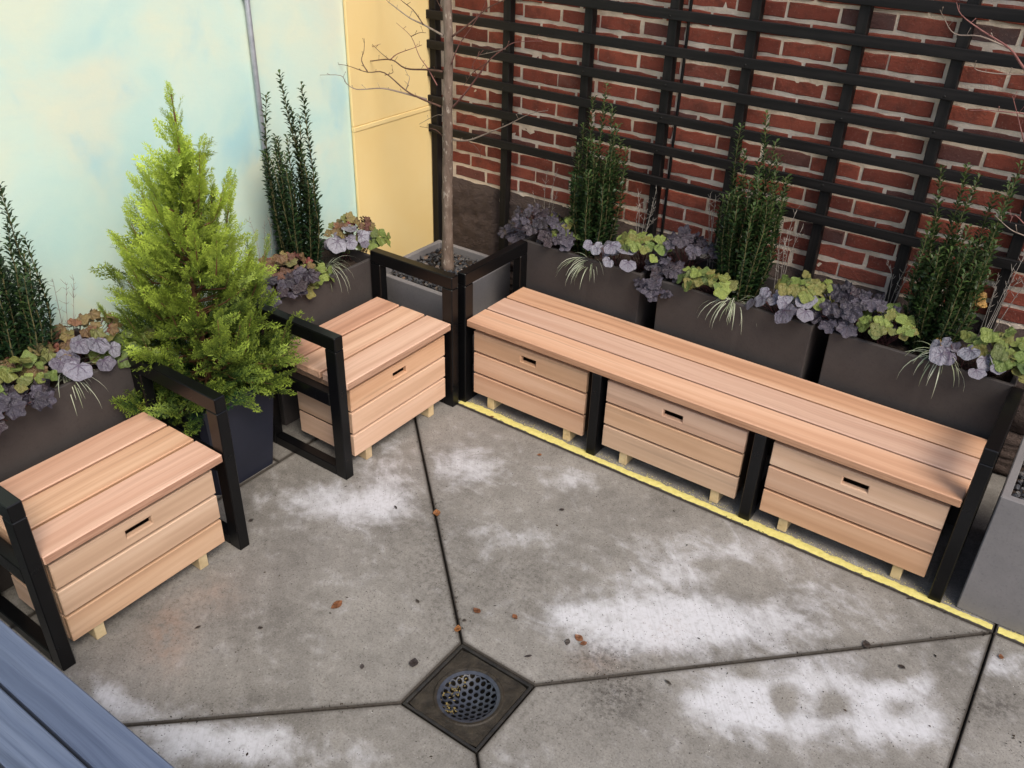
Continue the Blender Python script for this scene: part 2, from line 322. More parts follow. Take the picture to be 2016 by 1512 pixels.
# ------------------------------------------------------------------ surveyed positions (metres)
BRANCHES = [[(-0.451,0.39,1.198),(-0.556,0.37,1.223),(-0.621,0.35,1.247),(-0.725,0.33,1.303),(-0.813,0.31,1.309),(-0.924,0.29,1.327),(-0.965,0.27,1.324)],[(-0.532,0.39,1.216),(-0.615,0.355,1.228),(-0.699,0.32,1.24),(-0.741,0.285,1.247),(-0.827,0.25,1.236),(-0.856,0.215,1.264),(-0.849,0.18,1.309),(-0.957,0.145,1.299)],[(-0.439,0.39,1.351),(-0.545,0.41,1.343),(-0.688,0.43,1.323),(-0.801,0.45,1.339),(-0.965,0.47,1.309),(-1.124,0.49,1.292),(-1.204,0.51,1.291),(-1.387,0.53,1.263)],[(-0.801,0.45,1.339),(-0.765,0.46,1.377),(-0.677,0.47,1.41),(-0.633,0.48,1.422)],[(-0.801,0.45,1.339),(-0.834,0.43,1.38),(-0.868,0.41,1.409)],[(-0.431,0.39,1.5),(-0.568,0.42,1.525),(-0.674,0.45,1.538),(-0.783,0.48,1.567),(-0.851,0.51,1.586),(-0.919,0.54,1.621)],[(-0.568,0.42,1.525),(-0.609,0.4,1.58),(-0.649,0.38,1.62),(-0.66,0.36,1.655)],[(-0.47,0.39,1.287),(-0.535,0.41,1.341),(-0.601,0.43,1.396),(-0.668,0.45,1.459),(-0.778,0.47,1.495)],[(-1.124,0.49,1.292),(-1.164,0.5,1.35),(-1.181,0.51,1.395)],[(-1.124,0.49,1.292),(-1.195,0.48,1.316),(-1.259,0.47,1.346)],[(-0.813,0.31,1.309),(-0.852,0.32,1.347),(-0.847,0.33,1.392),(-0.858,0.34,1.442)],[(-0.965,0.47,1.309),(-0.982,0.48,1.361),(-0.888,0.49,1.395)],[(-0.668,0.45,1.459),(-0.624,0.46,1.478),(-0.597,0.47,1.491)],[(-0.621,0.35,1.247),(-0.601,0.36,1.302),(-0.625,0.37,1.312)],[(-0.725,0.33,1.303),(-0.683,0.33,1.309),(-0.677,0.33,1.325)],[(-0.381,0.39,1.21),(-0.289,0.36,1.283),(-0.201,0.33,1.381),(-0.116,0.3,1.453),(-0.017,0.27,1.518),(0.062,0.24,1.561),(0.194,0.21,1.591)],[(-0.383,0.39,1.502),(-0.319,0.41,1.549),(-0.279,0.43,1.593),(-0.231,0.45,1.636),(-0.157,0.47,1.662),(-0.086,0.49,1.707)],[(-0.383,0.39,1.063),(-0.27,0.36,1.083),(-0.133,0.33,1.153),(-0.021,0.3,1.216),(0.111,0.27,1.281),(0.221,0.24,1.32)],[(-0.429,0.39,1.601),(-0.456,0.4,1.617),(-0.478,0.41,1.635),(-0.495,0.42,1.687)],[(-0.389,0.39,1.387),(-0.325,0.37,1.477),(-0.263,0.35,1.543),(-0.185,0.33,1.634),(-0.136,0.31,1.693)],[(-0.116,0.3,1.453),(-0.213,0.31,1.389),(-0.267,0.32,1.33)],[(-0.017,0.27,1.518),(-0.083,0.29,1.493),(-0.177,0.31,1.477)],[(-0.27,0.36,1.083),(-0.229,0.37,1.058),(-0.207,0.38,1.021)],[(-0.201,0.33,1.381),(-0.208,0.31,1.432),(-0.144,0.29,1.485)],[(-0.444,0.39,1.067),(-0.467,0.37,1.099),(-0.544,0.35,1.097)],[(-0.412,0.39,1.143),(-0.481,0.4,1.153),(-0.606,0.41,1.085)]]
TWIGS = [[(1.86,0.42,1.611),(1.779,0.41,1.685),(1.723,0.4,1.732),(1.641,0.39,1.78),(1.578,0.38,1.812),(1.55,0.37,1.842)],[(1.721,0.42,1.729),(1.637,0.41,1.755),(1.574,0.4,1.759),(1.538,0.39,1.789),(1.512,0.38,1.816)],[(1.882,0.42,1.539),(1.819,0.41,1.552),(1.785,0.4,1.549),(1.716,0.39,1.544),(1.668,0.38,1.541)],[(1.995,0.42,1.177),(1.929,0.41,1.189),(1.886,0.4,1.207),(1.834,0.39,1.24)],[(1.842,0.42,1.47),(1.799,0.41,1.565),(1.774,0.4,1.608)],[(1.83,0.42,1.664),(1.785,0.41,1.664),(1.711,0.4,1.654),(1.661,0.39,1.662),(1.651,0.38,1.667)],[(1.916,0.42,1.225),(1.888,0.41,1.247),(1.873,0.4,1.228)]]
FROST = [(0.008,-0.902,(0.141,0.107),(-0.08,0.078),1),(0.109,-0.664,(0.081,0.062),(-0.141,0.154),0.7),(0.186,-0.805,(0.093,0.071),(-0.065,0.069),0.6),(0.228,-0.354,(0.102,0.078),(-0.093,0.116),0.5),(0.343,-0.398,(0.083,0.063),(-0.064,0.083),0.6),(0.687,-0.199,(0.082,0.064),(-0.047,0.073),0.7),(0.555,-0.672,(0.107,0.081),(-0.054,0.07),0.35),(0.756,-0.591,(0.121,0.092),(-0.041,0.059),0.45),(1.089,-0.832,(0.095,0.072),(-0.032,0.049),0.85),(1.208,-0.698,(0.125,0.094),(-0.047,0.084),0.75),(1.283,-0.427,(0.19,0.144),(-0.06,0.121),0.42),(1.37,-0.228,(0.181,0.138),(-0.059,0.132),0.5),(1.315,-0.786,(0.147,0.111),(-0.037,0.068),0.85),(1.488,-0.573,(0.206,0.155),(-0.039,0.086),0.95),(1.674,-0.317,(0.199,0.15),(-0.044,0.121),0.42),(1.679,-0.127,(0.148,0.113),(-0.037,0.106),0.3),(1.389,-0.562,(0.139,0.106),(-0.054,0.111),0.45),(1.28,-0.539,(0.1,0.075),(-0.018,0.035),-0.35),(1.571,-0.241,(0.146,0.111),(-0.017,0.045),-0.4),(1.518,-0.344,(0.101,0.077),(-0.035,0.085),-0.6),(1.363,-0.301,(0.059,0.045),(-0.014,0.03),-0.6),(1.23,-0.754,(0.034,0.026),(-0.021,0.036),-0.6),(1.644,-0.84,(0.112,0.084),(-0.036,0.081),1.1),(1.791,-0.634,(0.142,0.106),(-0.032,0.089),1),(1.957,-0.652,(0.112,0.084),(-0.037,0.115),0.9),(1.797,-0.817,(0.11,0.083),(-0.024,0.062),0.9),(2.068,-0.451,(0.117,0.087),(-0.022,0.083),0.9),(2.142,-0.559,(0.099,0.074),(-0.02,0.077),0.7),(2.029,-0.688,(0.147,0.11),(-0.016,0.055),0.5),(1.797,-0.714,(0.035,0.027),(-0.025,0.066),-1.4),(1.923,-0.643,(0.057,0.042),(-0.019,0.057),-1.3),(2.062,-0.369,(0.04,0.03),(-0.011,0.043),-1.2),(2.005,-0.449,(0.052,0.039),(-0.01,0.037),-0.9),(2.088,-0.554,(0.035,0.026),(-0.01,0.039),-0.9),(1.66,-0.683,(0.033,0.024),(-0.012,0.029),-0.9),(1.98,-0.724,(0.049,0.036),(-0.011,0.036),-0.6),(2.325,-0.159,(0.08,0.061),(-0.01,0.058),0.8),(0.521,-1.875,(0.126,0.094),(-0.048,0.037),0.9),(0.683,-1.775,(0.069,0.051),(-0.052,0.045),0.7),(0.398,-1.904,(0.07,0.052),(-0.029,0.021),0.6),(0.573,-1.774,(0.117,0.087),(-0.034,0.029),0.5),(0.889,-1.642,(0.115,0.085),(-0.034,0.036),0.4),(0.149,-1.936,(0.048,0.036),(-0.05,0.033),0.9),(0.268,-1.914,(0.071,0.053),(-0.031,0.021),0.6),(1.246,-1.376,(0.047,0.034),(-0.019,0.027),0.3)]
STAIN = [(1.385,-1.01,(0.088,0.065),(-0.048,0.085),1),(2.33,-0.351,(0.076,0.057),(-0.012,0.063),1),(1.254,-0.911,(0.079,0.059),(-0.032,0.055),0.7),(1.144,-1.259,(0.134,0.1),(-0.088,0.123),0.35),(0.617,-0.9,(0.13,0.098),(-0.175,0.215),0.3),(-0.002,-1.612,(0.201,0.151),(-0.184,0.134),0.3),(0.892,-0.787,(0.128,0.097),(-0.089,0.128),0.35),(0.555,-0.882,(0.044,0.034),(-0.395,0.476),0.3),(1.675,-0.595,(0.4,0.301),(-0.02,0.051),0.4),(0.535,-1.704,(0.3,0.225),(-0.029,0.024),0.4),(0.823,0.345,(0.544,0.422),(-0.117,0.226),0.3)]  # stains; broad entries below the bench and by the front chair just darken
RUST = [(0.092,-1.68,(0.051,0.039),(-0.113,0.082),1),(1.375,-0.686,(0.054,0.041),(-0.031,0.061),0.8),(1.265,-0.929,(0.065,0.049),(-0.027,0.045),0.6),(0.062,-1.476,(0.068,0.051),(-0.059,0.046),0.5),(1.372,-0.716,(0.081,0.061),(-0.026,0.05),0.6)]
LEAVES = [((0.435,-1.263),20),((0.397,-0.691),18),((0.827,-0.999),15),((0.946,-0.944),9),((0.826,-1.1),15),((1.165,-0.893),15),((1.19,-0.904),9),((1.145,-0.93),11),((0.803,-1.293),19),((0.684,-1.401),7),((0.639,-1.085),11),((0.248,-0.76),10),((0.82,-1.058),6),((0.768,-0.379),8),((1.076,-1.055),12),((1.935,-0.347),16),((0.164,-0.024),7),((0.497,-0.133),7),((-0.133,-1.147),7),((0.146,-1.604),8),((1.482,-0.878),12),((1.995,-0.045),10),((2.305,-0.134),8),((0.309,-1.484),7),((2.056,-0.373),9)]
CLUSTERS = {'P1':[('purple',(-0.008,0.56,0.706)),('purple',(0.128,0.5,0.648)),('purple',(-0.14,0.56,0.596)),('lime',(0.102,0.6,0.684)),('silver',(0.434,0.47,0.691)),('lime',(0.529,0.55,0.731)),('grass',(0.317,0.48,0.632)),('dry',(-0.076,0.72,0.667)),('dry',(0.435,0.72,0.744))],'P2':[('purple',(0.694,0.62,0.747)),('purple',(0.672,0.52,0.657)),('purple',(0.657,0.45,0.583)),('lime',(0.867,0.5,0.675)),('silver',(1.194,0.47,0.683)),('lime',(1.268,0.55,0.735)),('grass',(0.992,0.48,0.651)),('dry',(0.802,0.7,0.796)),('dry',(1.112,0.7,0.765))],'P3':[('purple',(1.466,0.56,0.723)),('purple',(1.406,0.5,0.64)),('lime',(1.579,0.52,0.699)),('silver',(1.871,0.48,0.679)),('lime',(1.964,0.55,0.722)),('lime',(2.025,0.5,0.684)),('grass',(1.794,0.49,0.668)),('dry',(1.542,0.7,0.801)),('dry',(1.898,0.7,0.824))],'C2':[('purple',(-0.55,-0.586,0.62)),('purple',(-0.52,-0.462,0.618)),('bronze',(-0.62,-0.45,0.654)),('lime',(-0.55,-0.394,0.596)),('grass',(-0.56,-0.247,0.625)),('silver',(-0.62,-0.06,0.643)),('bronze',(-0.7,0.024,0.658)),('lime',(-0.62,0.053,0.607)),('dry',(-0.8,-0.4,0.682))],'C1':[('lime',(-0.55,-1.63,0.696)),('purple',(-0.5,-1.714,0.652)),('grass',(-0.56,-1.463,0.642)),('bronze',(-0.66,-1.322,0.695)),('silver',(-0.55,-1.407,0.67)),('lime',(-0.58,-1.251,0.63)),('dry',(-0.75,-1.357,0.72)),('bronze',(-0.62,-1.552,0.681))]}

# ------------------------------------------------------------------ ground
gx = (-60, .875, 1.150, 60); gy = (-60, -1.423, -1.139, 60)      # open over the drain
g = MB().add([(x, y, -.024) for x in gx for y in gy], [(4 * i + j, 4 * i + 4 + j, 4 * i + 5 + j, 4 * i + 1 + j) for i in range(3) for j in range(3) if (i, j) != (1, 1)])
ground = g.build('pavement', M['dirt'], kind='structure')
def gauss(lst, x, y):
    s = 0.
    for cx, cy, e, f, w in lst:
        det = e[0] * f[1] - e[1] * f[0]; dx, dy = x - cx, y - cy
        a = (dx * f[1] - dy * f[0]) / det; b = (e[0] * dy - e[1] * dx) / det; q = a * a + b * b
        if q < 6: s += w * math.exp(-q * .9)
    return s
JW = .0050
def slab(poly, fine):
    """concrete slab: polygon inset from its joints, fine grid carries the stain maps"""
    pts = [Vector((p[0], p[1], 0)) for p in poly]; n = len(pts)
    xs = [p.x for p in pts]; ys = [p.y for p in pts]
    bm = bmesh.new()
    st = .022 if fine else .5
    nx = max(1, int((max(xs) - min(xs)) / st)); ny = max(1, int((max(ys) - min(ys)) / st))
    vs = [[bm.verts.new((min(xs) + (max(xs) - min(xs)) * i / nx, min(ys) + (max(ys) - min(ys)) * j / ny, 0)) for j in range(ny + 1)] for i in range(nx + 1)]
    for i in range(nx):
        for j in range(ny): bm.faces.new((vs[i][j], vs[i + 1][j], vs[i + 1][j + 1], vs[i][j + 1]))
    for inset in ((JW,)):
        for i in range(n):
            a, b = pts[i], pts[(i + 1) % n]; d = (b - a).normalized(); nrm = Vector((d.y, -d.x, 0))
            bmesh.ops.bisect_plane(bm, geom=bm.verts[:] + bm.edges[:] + bm.faces[:], plane_co=a - nrm * inset, plane_no=nrm, clear_outer=True)
    for i in range(n):
        a, b = pts[i], pts[(i + 1) % n]; d = (b - a).normalized(); nrm = Vector((d.y, -d.x, 0))
        for w_ in (.004, .013): bmesh.ops.bisect_plane(bm, geom=bm.verts[:] + bm.edges[:] + bm.faces[:], plane_co=a - nrm * (JW + w_), plane_no=nrm)
    be = [e for e in bm.edges if e.is_boundary]
    r = bmesh.ops.extrude_edge_only(bm, edges=be); ev = [v for v in r['geom'] if isinstance(v, bmesh.types.BMVert)]
    c = sum(pts, Vector()) / n
    for v in ev:
        v.co.z = -.005
        for i in range(n):
            a, b = pts[i], pts[(i + 1) % n]; d = (b - a).normalized(); nrm = Vector((d.y, -d.x, 0))
            if abs((v.co - a).dot(nrm) + JW) < 1e-4: v.co += nrm * .0025
    ee = [e for e in r['geom'] if isinstance(e, bmesh.types.BMEdge)]
    r2 = bmesh.ops.extrude_edge_only(bm, edges=ee)
    for v in r2['geom']:
        if isinstance(v, bmesh.types.BMVert): v.co.z = -.09
    bmesh.ops.recalc_face_normals(bm, faces=bm.faces[:])
    me = bpy.data.meshes.new('slab'); bm.to_mesh(me); bm.free(); me.materials.append(M['slab'])
    for nm, lst in (('frost', FROST), ('stain', STAIN), ('rust', RUST), ('edge', [])):
        at = me.attributes.new(nm, 'FLOAT', 'POINT')
        def ed(v):
            if nm != 'edge': return 0.
            k = 0 if v.co.z < -.001 else min((a - v.co).dot(Vector(((b - a).normalized().y, -(b - a).normalized().x, 0))) for a, b in zip(pts, pts[1:] + pts[:1]))
            return 1.3 if k < JW + .001 else max(0, .75 * (1 - (k - JW) / .0125))
        at.data.foreach_set('value', [(gauss(lst, v.co.x, v.co.y) if fine else 0.) + ed(v) for v in me.vertices])
    return link('slab', me, ground)
X0, X1, Y0, Y1 = -.335, 2.265, -2.53, -.03            # square of slabs round the drain
dx0, dx1, dy0, dy1 = .870, 1.155, -1.428, -1.134      # drain
P = [(X0, Y0), (X1, Y0), (X1, Y1), (X0, Y1)]; Q = [(dx0, dy0), (dx1, dy0), (dx1, dy1), (dx0, dy1)]
for i in range(4):
    j = (i + 1) % 4; slab([P[i], P[j], Q[j], Q[i]], True)
slab([(X0, Y1), (X1, Y1), (X1, .95), (X0, .95)], True)
slab([(X1, Y0), (4.8, Y0), (4.8, Y1), (X1, Y1)], True)
slab([(X1, Y1), (4.8, Y1), (4.8, .95), (X1, .95)], False)
slab([(-.96, Y1), (X0, Y1), (X0, .95), (-.96, .95)], False)
slab([(-.96, -.83), (X0, -.83), (X0, Y1), (-.96, Y1)], True)
slab([(-.96, Y0), (X0, Y0), (X0, -.83), (-.96, -.83)], True)
for i in range(3): slab([(-.96 + 2.3 * i, Y0 - 2.6), (1.34 + 2.3 * i, Y0 - 2.6), (1.34 + 2.3 * i, Y0), (-.96 + 2.3 * i, Y0)], False)

# yellow painted line (thin, ragged, worn)
random.seed(5)
def paint_line(xa, xb):
    m = MB(); n = int((xb - xa) / .006); lo = []; hi = []
    a = b = 0.
    for i in range(n + 1):
        x = xa + (xb - xa) * i / n
        a = a * .7 + random.gauss(0, .0011); b = b * .8 + random.gauss(0, .0016)
        w = .004 * math.sin(x * 5) + .003 * math.sin(x * 13 + 1)
        lo.append((x, -.0225 + a, .0015)); hi.append((x, .0135 + b + w, .0015))
    vs = []
    for p, q in zip(lo, hi): vs += [p, (p[0], p[1] * .6 + q[1] * .4, .0035), (p[0], p[1] * .2 + q[1] * .8, .0035), q]
    m.add(vs, [(4 * i + k, 4 * i + 4 + k, 4 * i + 5 + k, 4 * i + 1 + k) for i in range(n) for k in range(3)])
    for i in range(int((xb - xa) * 420)):             # overspray flecks
        x = random.uniform(xa, xb); y = .014 + abs(random.gauss(0, .016)); r = random.uniform(.0007, .0022)
        k = random.randint(4, 6); m.add([(x + r * math.cos(6.28 * j / k) * random.uniform(.6, 1.3), y + r * math.sin(6.28 * j / k), .0015) for j in range(k)], [tuple(range(k))])
    m.build('yellow_line', M['paint'], kind='structure')
paint_line(-.03, X1 - .008); paint_line(X1 + .010, 3.4)

# ------------------------------------------------------------------ floor drain
dr = thing('floor_drain', 'square cast iron floor drain with a round perforated strainer set in the concrete', 'drain', (1.0125, -1.281, 0))
m = MB(); hx, hy, fw = .1405, .145, .010
for a, b in (((-hx, -hy), (hx, -hy + fw)), ((-hx, hy - fw), (hx, hy)), ((-hx, -hy + fw), (-hx + fw, hy - fw)), ((hx - fw, -hy + fw), (hx, hy - fw))):
    m.box((a[0], a[1], -.03), (b[0], b[1], -.002), .0015)
m.build('frame', M['cast'], dr)
m = MB(); RS = .097
n = 48; sq = []
for k in range(n):
    t = 6.28318 * k / n; c, s_ = math.cos(t), math.sin(t); q = 1 / max(abs(c) / (hx - fw - .003), abs(s_) / (hy - fw - .003)); sq.append((c * q, s_ * q, -.008))
ring = [(math.cos(6.28318 * k / n) * (RS + .012), math.sin(6.28318 * k / n) * (RS + .012), -.009) for k in range(n)]
ring2 = [(math.cos(6.28318 * k / n) * (RS + .008), math.sin(6.28318 * k / n) * (RS + .008), -.0055) for k in range(n)]
ring3 = [(math.cos(6.28318 * k / n) * RS, math.sin(6.28318 * k / n) * RS, -.0075) for k in range(n)]
ring4 = [(math.cos(6.28318 * k / n) * RS, math.sin(6.28318 * k / n) * RS, -.09) for k in range(n)]
vs = sq + ring + ring2 + ring3 + ring4
m.add(vs, [(a * n + k, a * n + (k + 1) % n, (a + 1) * n + (k + 1) % n, (a + 1) * n + k) for a in range(4) for k in range(n)])
m.build('plate', M['silt'], dr)
m = MB(); hexr = .0124
def bowl(x, y): q = (x * x + y * y) / RS ** 2; return -.010 - .036 * (1 - min(1, q)) 
maxr = 0
for i in range(-9, 10):
    for j in range(-9, 10):
        cx = hexr * 1.732 * (i + (j % 2) / 2); cy = hexr * 1.5 * j
        if math.hypot(cx, cy) > RS - hexr * .75: continue
        o = []; inn = []; inl = []
        solid = random.random() < .06
        for k in range(12):
            t = R(30 * k + 30); rr = hexr * (1 if k % 2 == 0 else .866); hr = .0080
            o.append((cx + rr * math.cos(t), cy + rr * math.sin(t))); inn.append((cx + hr * math.cos(t), cy + hr * math.sin(t)))
        vs = [(x, y, bowl(x, y)) for x, y in o] + [(x, y, bowl(x, y)) for x, y in inn] + [(x, y, bowl(x, y) - .004) for x, y in inn]
        fs = [(k, (k + 1) % 12, 12 + (k + 1) % 12, 12 + k) for k in range(12)] + [(12 + k, 12 + (k + 1) % 12, 24 + (k + 1) % 12, 24 + k) for k in range(12)]
        m.add(vs, fs)
k = 40
vs = [(math.cos(6.28318 * i / k) * q, math.sin(6.28318 * i / k) * q, z) for q, z in ((RS, -.009), (RS - .011, -.0125)) for i in range(k)]
m.add(vs, [(i, (i + 1) % k, k + (i + 1) % k, k + i) for i in range(k)])
m.build('strainer', M['strain'], dr)
m = MB(); m.add([(math.cos(6.28318 * i / 24) * RS, math.sin(6.28318 * i / 24) * RS, z) for z in (-.085,) for i in range(24)], [tuple(range(24))]); m.build('drain_well', M['void'], dr)
random.seed(8)
m = MB()
for i in range(70):
    a = random.uniform(2.2, 4.6); q = random.uniform(.045, .082); x, y = math.cos(a) * q, math.sin(a) * q; l = random.uniform(.004, .014); t = random.uniform(0, 6.28)
    z = bowl(x, y) + .002; d = Vector((math.cos(t), math.sin(t), 0)); e = Vector((-d.y, d.x, 0)) * random.uniform(.001, .003); p = Vector((x, y, z))
    m.add([p, p + d * l * .5 + e + Vector((0, 0, .002)), p + d * l, p + d * l * .5 - e], [(0, 1, 2, 3)], random.random())
m.build('caught_leaf_bits', m_random('yellowed_bits', [(.10, .07, .025), (.22, .17, .06), (.06, .05, .03)], .8), dr, kind='stuff')

# ------------------------------------------------------------------ brick wall
WY, MX = .95, -.96
bw = thing('brick_wall', 'red brick wall with pale mortar and a rough brownstone base behind the black trellis', 'wall', (0, WY, 0))
m = MB(); nx, nz = 150, 60                        # mortar bed, uneven
xa, xb, za, zb = MX, 5.0, .55, 2.75
random.seed(2)
vs = [(xa + (xb - xa) * i / nx, -.0005 + random.gauss(0, .0016), za + (zb - za) * j / nz) for i in range(nx + 1) for j in range(nz + 1)]
m.add(vs, [(i * (nz + 1) + j, i * (nz + 1) + j + 1, (i + 1) * (nz + 1) + j + 1, (i + 1) * (nz + 1) + j) for i in range(nx) for j in range(nz)], 0., True)
m.box((xa, .05, 0), (xb, .35, 2.75), 0)
m.build('mortar', M['mortar'], bw)
def brick_mesh(l, h, seed):
    rn = random.Random(seed); d = .045; nx_ = 4
    f = []
    ch = .004
    def edge(z): return [(-l / 2 + ch + (l - 2 * ch) * i / nx_, z + rn.uniform(-.0032, .0032)) for i in range(nx_ + 1)]
    top, bot = edge(h / 2 - ch), edge(-h / 2 + ch)
    vs = []; fs = []
    yf = -.005
    for (x, z), (x2, z2) in zip(top, bot): vs += [(x, yf + rn.uniform(-.0012, .0012), z), (x2, yf + rn.uniform(-.0012, .0012), z2)]
    for i in range(nx_): fs.append((2 * i, 2 * i + 1, 2 * i + 3, 2 * i + 2))
    o = len(vs); N = nx_ + 1
    for (x, z) in top: vs.append((x + (math.copysign(ch, x) if abs(x) > l / 2 - ch - 1e-6 else 0), 0, z + ch))
    for (x, z) in bot: vs.append((x + (math.copysign(ch, x) if abs(x) > l / 2 - ch - 1e-6 else 0), 0, z - ch))
    T = [o + i for i in range(N)]; B = [o + N + i for i in range(N)]
    for i in range(nx_):
        fs.append((2 * i, 2 * i + 2, T[i + 1], T[i])); fs.append((2 * i + 1, B[i], B[i + 1], 2 * i + 3))
    fs.append((0, T[0], B[0], 1)); fs.append((2 * nx_, 2 * nx_ + 1, B[-1], T[-1]))
    o2 = len(vs)
    for i in T + B: vs.append((vs[i][0], d, vs[i][2]))
    for i in range(nx_):
        fs.append((T[i], T[i + 1], o2 + i + 1, o2 + i)); fs.append((B[i], o2 + N + i, o2 + N + i + 1, B[i + 1]))
    fs.append((T[0], o2, o2 + N, B[0])); fs.append((T[-1], B[-1], o2 + 2 * N - 1, o2 + N - 1))
    return vs, fs
BZ, BP, BL = .662, .0705, .2085
stretch = [brick_mesh(BL - .011, BP - .0155, 10 + i) for i in range(10)]
def tomesh(vf): return MB().add(*vf).mesh('brick', M['brick'])
smesh = [tomesh(v) for v in stretch]; hmesh = [tomesh(brick_mesh(BL / 2 - .011, BP - .0155, 40 + i)) for i in range(3)]
random.seed(11)
vis = []; rest = []
for kz in range(0, 29):
    zc = BZ + BP * (kz + .5); off = -.402 if kz % 2 == 0 else -.298
    i0 = int((MX - off) / BL) - 1
    for i in range(i0, 32):
        xc = off + BL * (i + .5)
        if xc - BL / 2 < MX - .02 or xc > 4.9: continue
        # project into the photograph's frame to choose the bricks that show largest
        v = Vector((xc, WY, zc)) - Vector((2.1123, -2.6958, 2.2101)); w = v.dot(f_)
        px = 1008 + 1734 * v.dot(r_) / w; py = 756 - 1734 * v.dot(u_) / w
        (vis if -60 < px < 2090 and -30 < py < 760 else rest).append((xc, zc, py < 470 and px < 2030))
vis.sort(key=lambda b: not b[2]); rest += vis[298:]; vis = vis[:298]
def jit(): return (random.gauss(0, .0015), random.gauss(0, .0014), random.gauss(0, .0010))
for xc, zc, _ in vis:
    j = jit(); o = link('brick', random.choice(smesh), bw, (xc + j[0], j[1], zc + j[2]), (random.gauss(0, .006), random.gauss(0, .005), random.gauss(0, .006)))
m = MB()
for xc, zc, _ in rest:
    vs, fs = random.choice(stretch); m.add([(x + xc, y, z + zc) for x, y, z in vs], fs)
m.build('far_bricks', M['brick'], bw, kind='stuff')
def rough_block(a, b, seed, mat=None, name='stone_block'):
    rn = random.Random(seed); n_, k_ = 18, 18; vs = []; l, h = b[0] - a[0], b[1] - a[1]
    for i in range(n_ + 1):
        for j in range(k_ + 1):
            e = min(i, n_ - i, j, k_ - j); d = 0 if e == 0 else (-.012 if e == 1 else -.022) + rn.gauss(0, .0055)
            vs.append((-l / 2 + l * i / n_, d, -h / 2 + h * j / k_))
    fs = [(i * (k_ + 1) + j, (i + 1) * (k_ + 1) + j, (i + 1) * (k_ + 1) + j + 1, i * (k_ + 1) + j + 1) for i in range(n_) for j in range(k_)]
    m = MB().add(vs, fs, 0., True); m.box((-l / 2, .002, -h / 2), (l / 2, .06, h / 2), 0)
    return m.build(name, mat or M['stone'], bw, ((a[0] + b[0]) / 2, 0, (a[1] + b[1]) / 2))
rs_ = random.Random(19)
for row, (z0, z1) in enumerate(((.0, .205), (.212, .655))):
    x = MX
    while x < 4.9:
        w = .445 if x == MX else rs_.uniform(.55, .85)
        rough_block((x + .003, z0), (x + w - .003, z1), rs_.randint(0, 999)); x += w

# ------------------------------------------------------------------ trellis
tr = thing('trellis', 'black timber trellis of horizontal slats on uprights fixed to the brick wall', 'trellis', (0, 0, 0))
for i, x in enumerate((-.915, -.460, -.017, .392, .741, 1.157, 1.512, 1.885, 2.28, 2.68)):
    l = 2.5; o = MB().box((-l / 2, -.021, -.0205), (l / 2, .021, .0205), .002).build('post', M['trellis'], tr, (x, .913, l / 2 + .05), (0, -R(90), 0))
for k in range(13):
    z = .9175 + .1405 * k; l = 4.05
    MB().box((-l / 2, -.008, -.0200), (l / 2, .008, .0200), .0022).build('slat', M['trellis'], tr, (1.072, .882 , z), (random.gauss(0, .01), random.gauss(0, .0012), 0))
    for x in (-.460, -.017, .392, .741, 1.157, 1.512, 1.885):
        if random.random() < .35:
            mm = MB().tube([(0, 0, 0), (0, -.0015, 0)], .0046, 8); mm.build('screw', M['screw'], tr, (x + random.uniform(-.01, .01), .8735, z + random.uniform(-.008, .008)))

cb = MB().tube(smooth_path([(.441, .940, .2), (.438, .940, 1.0), (.443, .940, 1.45), (.440, .940, 2.7)]), .0065, 8).build('cable', M['screw'], label='thin black cable running up the brick wall behind the trellis', category='cable')

# ------------------------------------------------------------------ mural wall, yellow door, conduit
mw = thing('mural_wall', 'plastered wall painted as a pale turquoise and cream cloudy sky', 'wall', (MX, 0, 0))
m = MB(); ny_, nz_ = 60, 30; ya, yb = -5.0, .95
random.seed(3)
m.add([(random.gauss(0, .0008), ya + (yb - ya) * i / ny_, 2.75 * j / nz_) for i in range(ny_ + 1) for j in range(nz_ + 1)], [(i * (nz_ + 1) + j, (i + 1) * (nz_ + 1) + j, (i + 1) * (nz_ + 1) + j + 1, i * (nz_ + 1) + j + 1) for i in range(ny_) for j in range(nz_)], 0., True)
m.box((-.3, ya, 0), (-.004, yb + .35, 2.75), 0)
m.build('plaster', M['plaster'], mw)
dy = thing('metal_door', 'yellow painted sheet metal door panel in the corner beside the brick wall', 'door', (MX, .63, 0))
cbox('lower_panel', (.004, -.305, .02), (.020, .268, 1.005), M['yellow'], dy, .003)
cbox('upper_panel', (.004, -.305, 1.030), (.020, .268, 2.5), M['yellow'], dy, .003)
cbox('seam_strip', (.004, -.305, 1.0065), (.024, .268, 1.0285), M['yellow'], dy, .002)
cbox('edge_flange', (.004, .2695, .02), (.026, .284, 2.5), M['yellow'], dy, .002)
for z in (.33, 1.02, 1.9):
    h = cbox('hinge', (.004, .2855, z - .05), (.018, .300, z + .05), M['yellow'], dy, .002)
    MB().tube([(0, 0, -.05), (0, 0, .05)], .006, 8).build('hinge_pin', M['yellow'], h, (.008, .004, 0))
cp = thing('conduit_pipe', 'grey galvanised conduit pipe running up the painted mural wall', 'pipe', (MX + .018, -.217, 0))
MB().tube([(0, 0, .02), (0, .002, 2.7)], .0112, 12).build('pipe', M['galv'], cp)
MB().tube([(0, 0, 1.655), (0, 0, 1.66), (0, 0, 1.70), (0, 0, 1.705)], [.0135, .0175, .0175, .0135], 12).build('coupling', M['galv'], cp)
cbox('strap', (-.016, -.03, 2.18), (-.013, .03, 2.20), M['galv'], cp, .001)

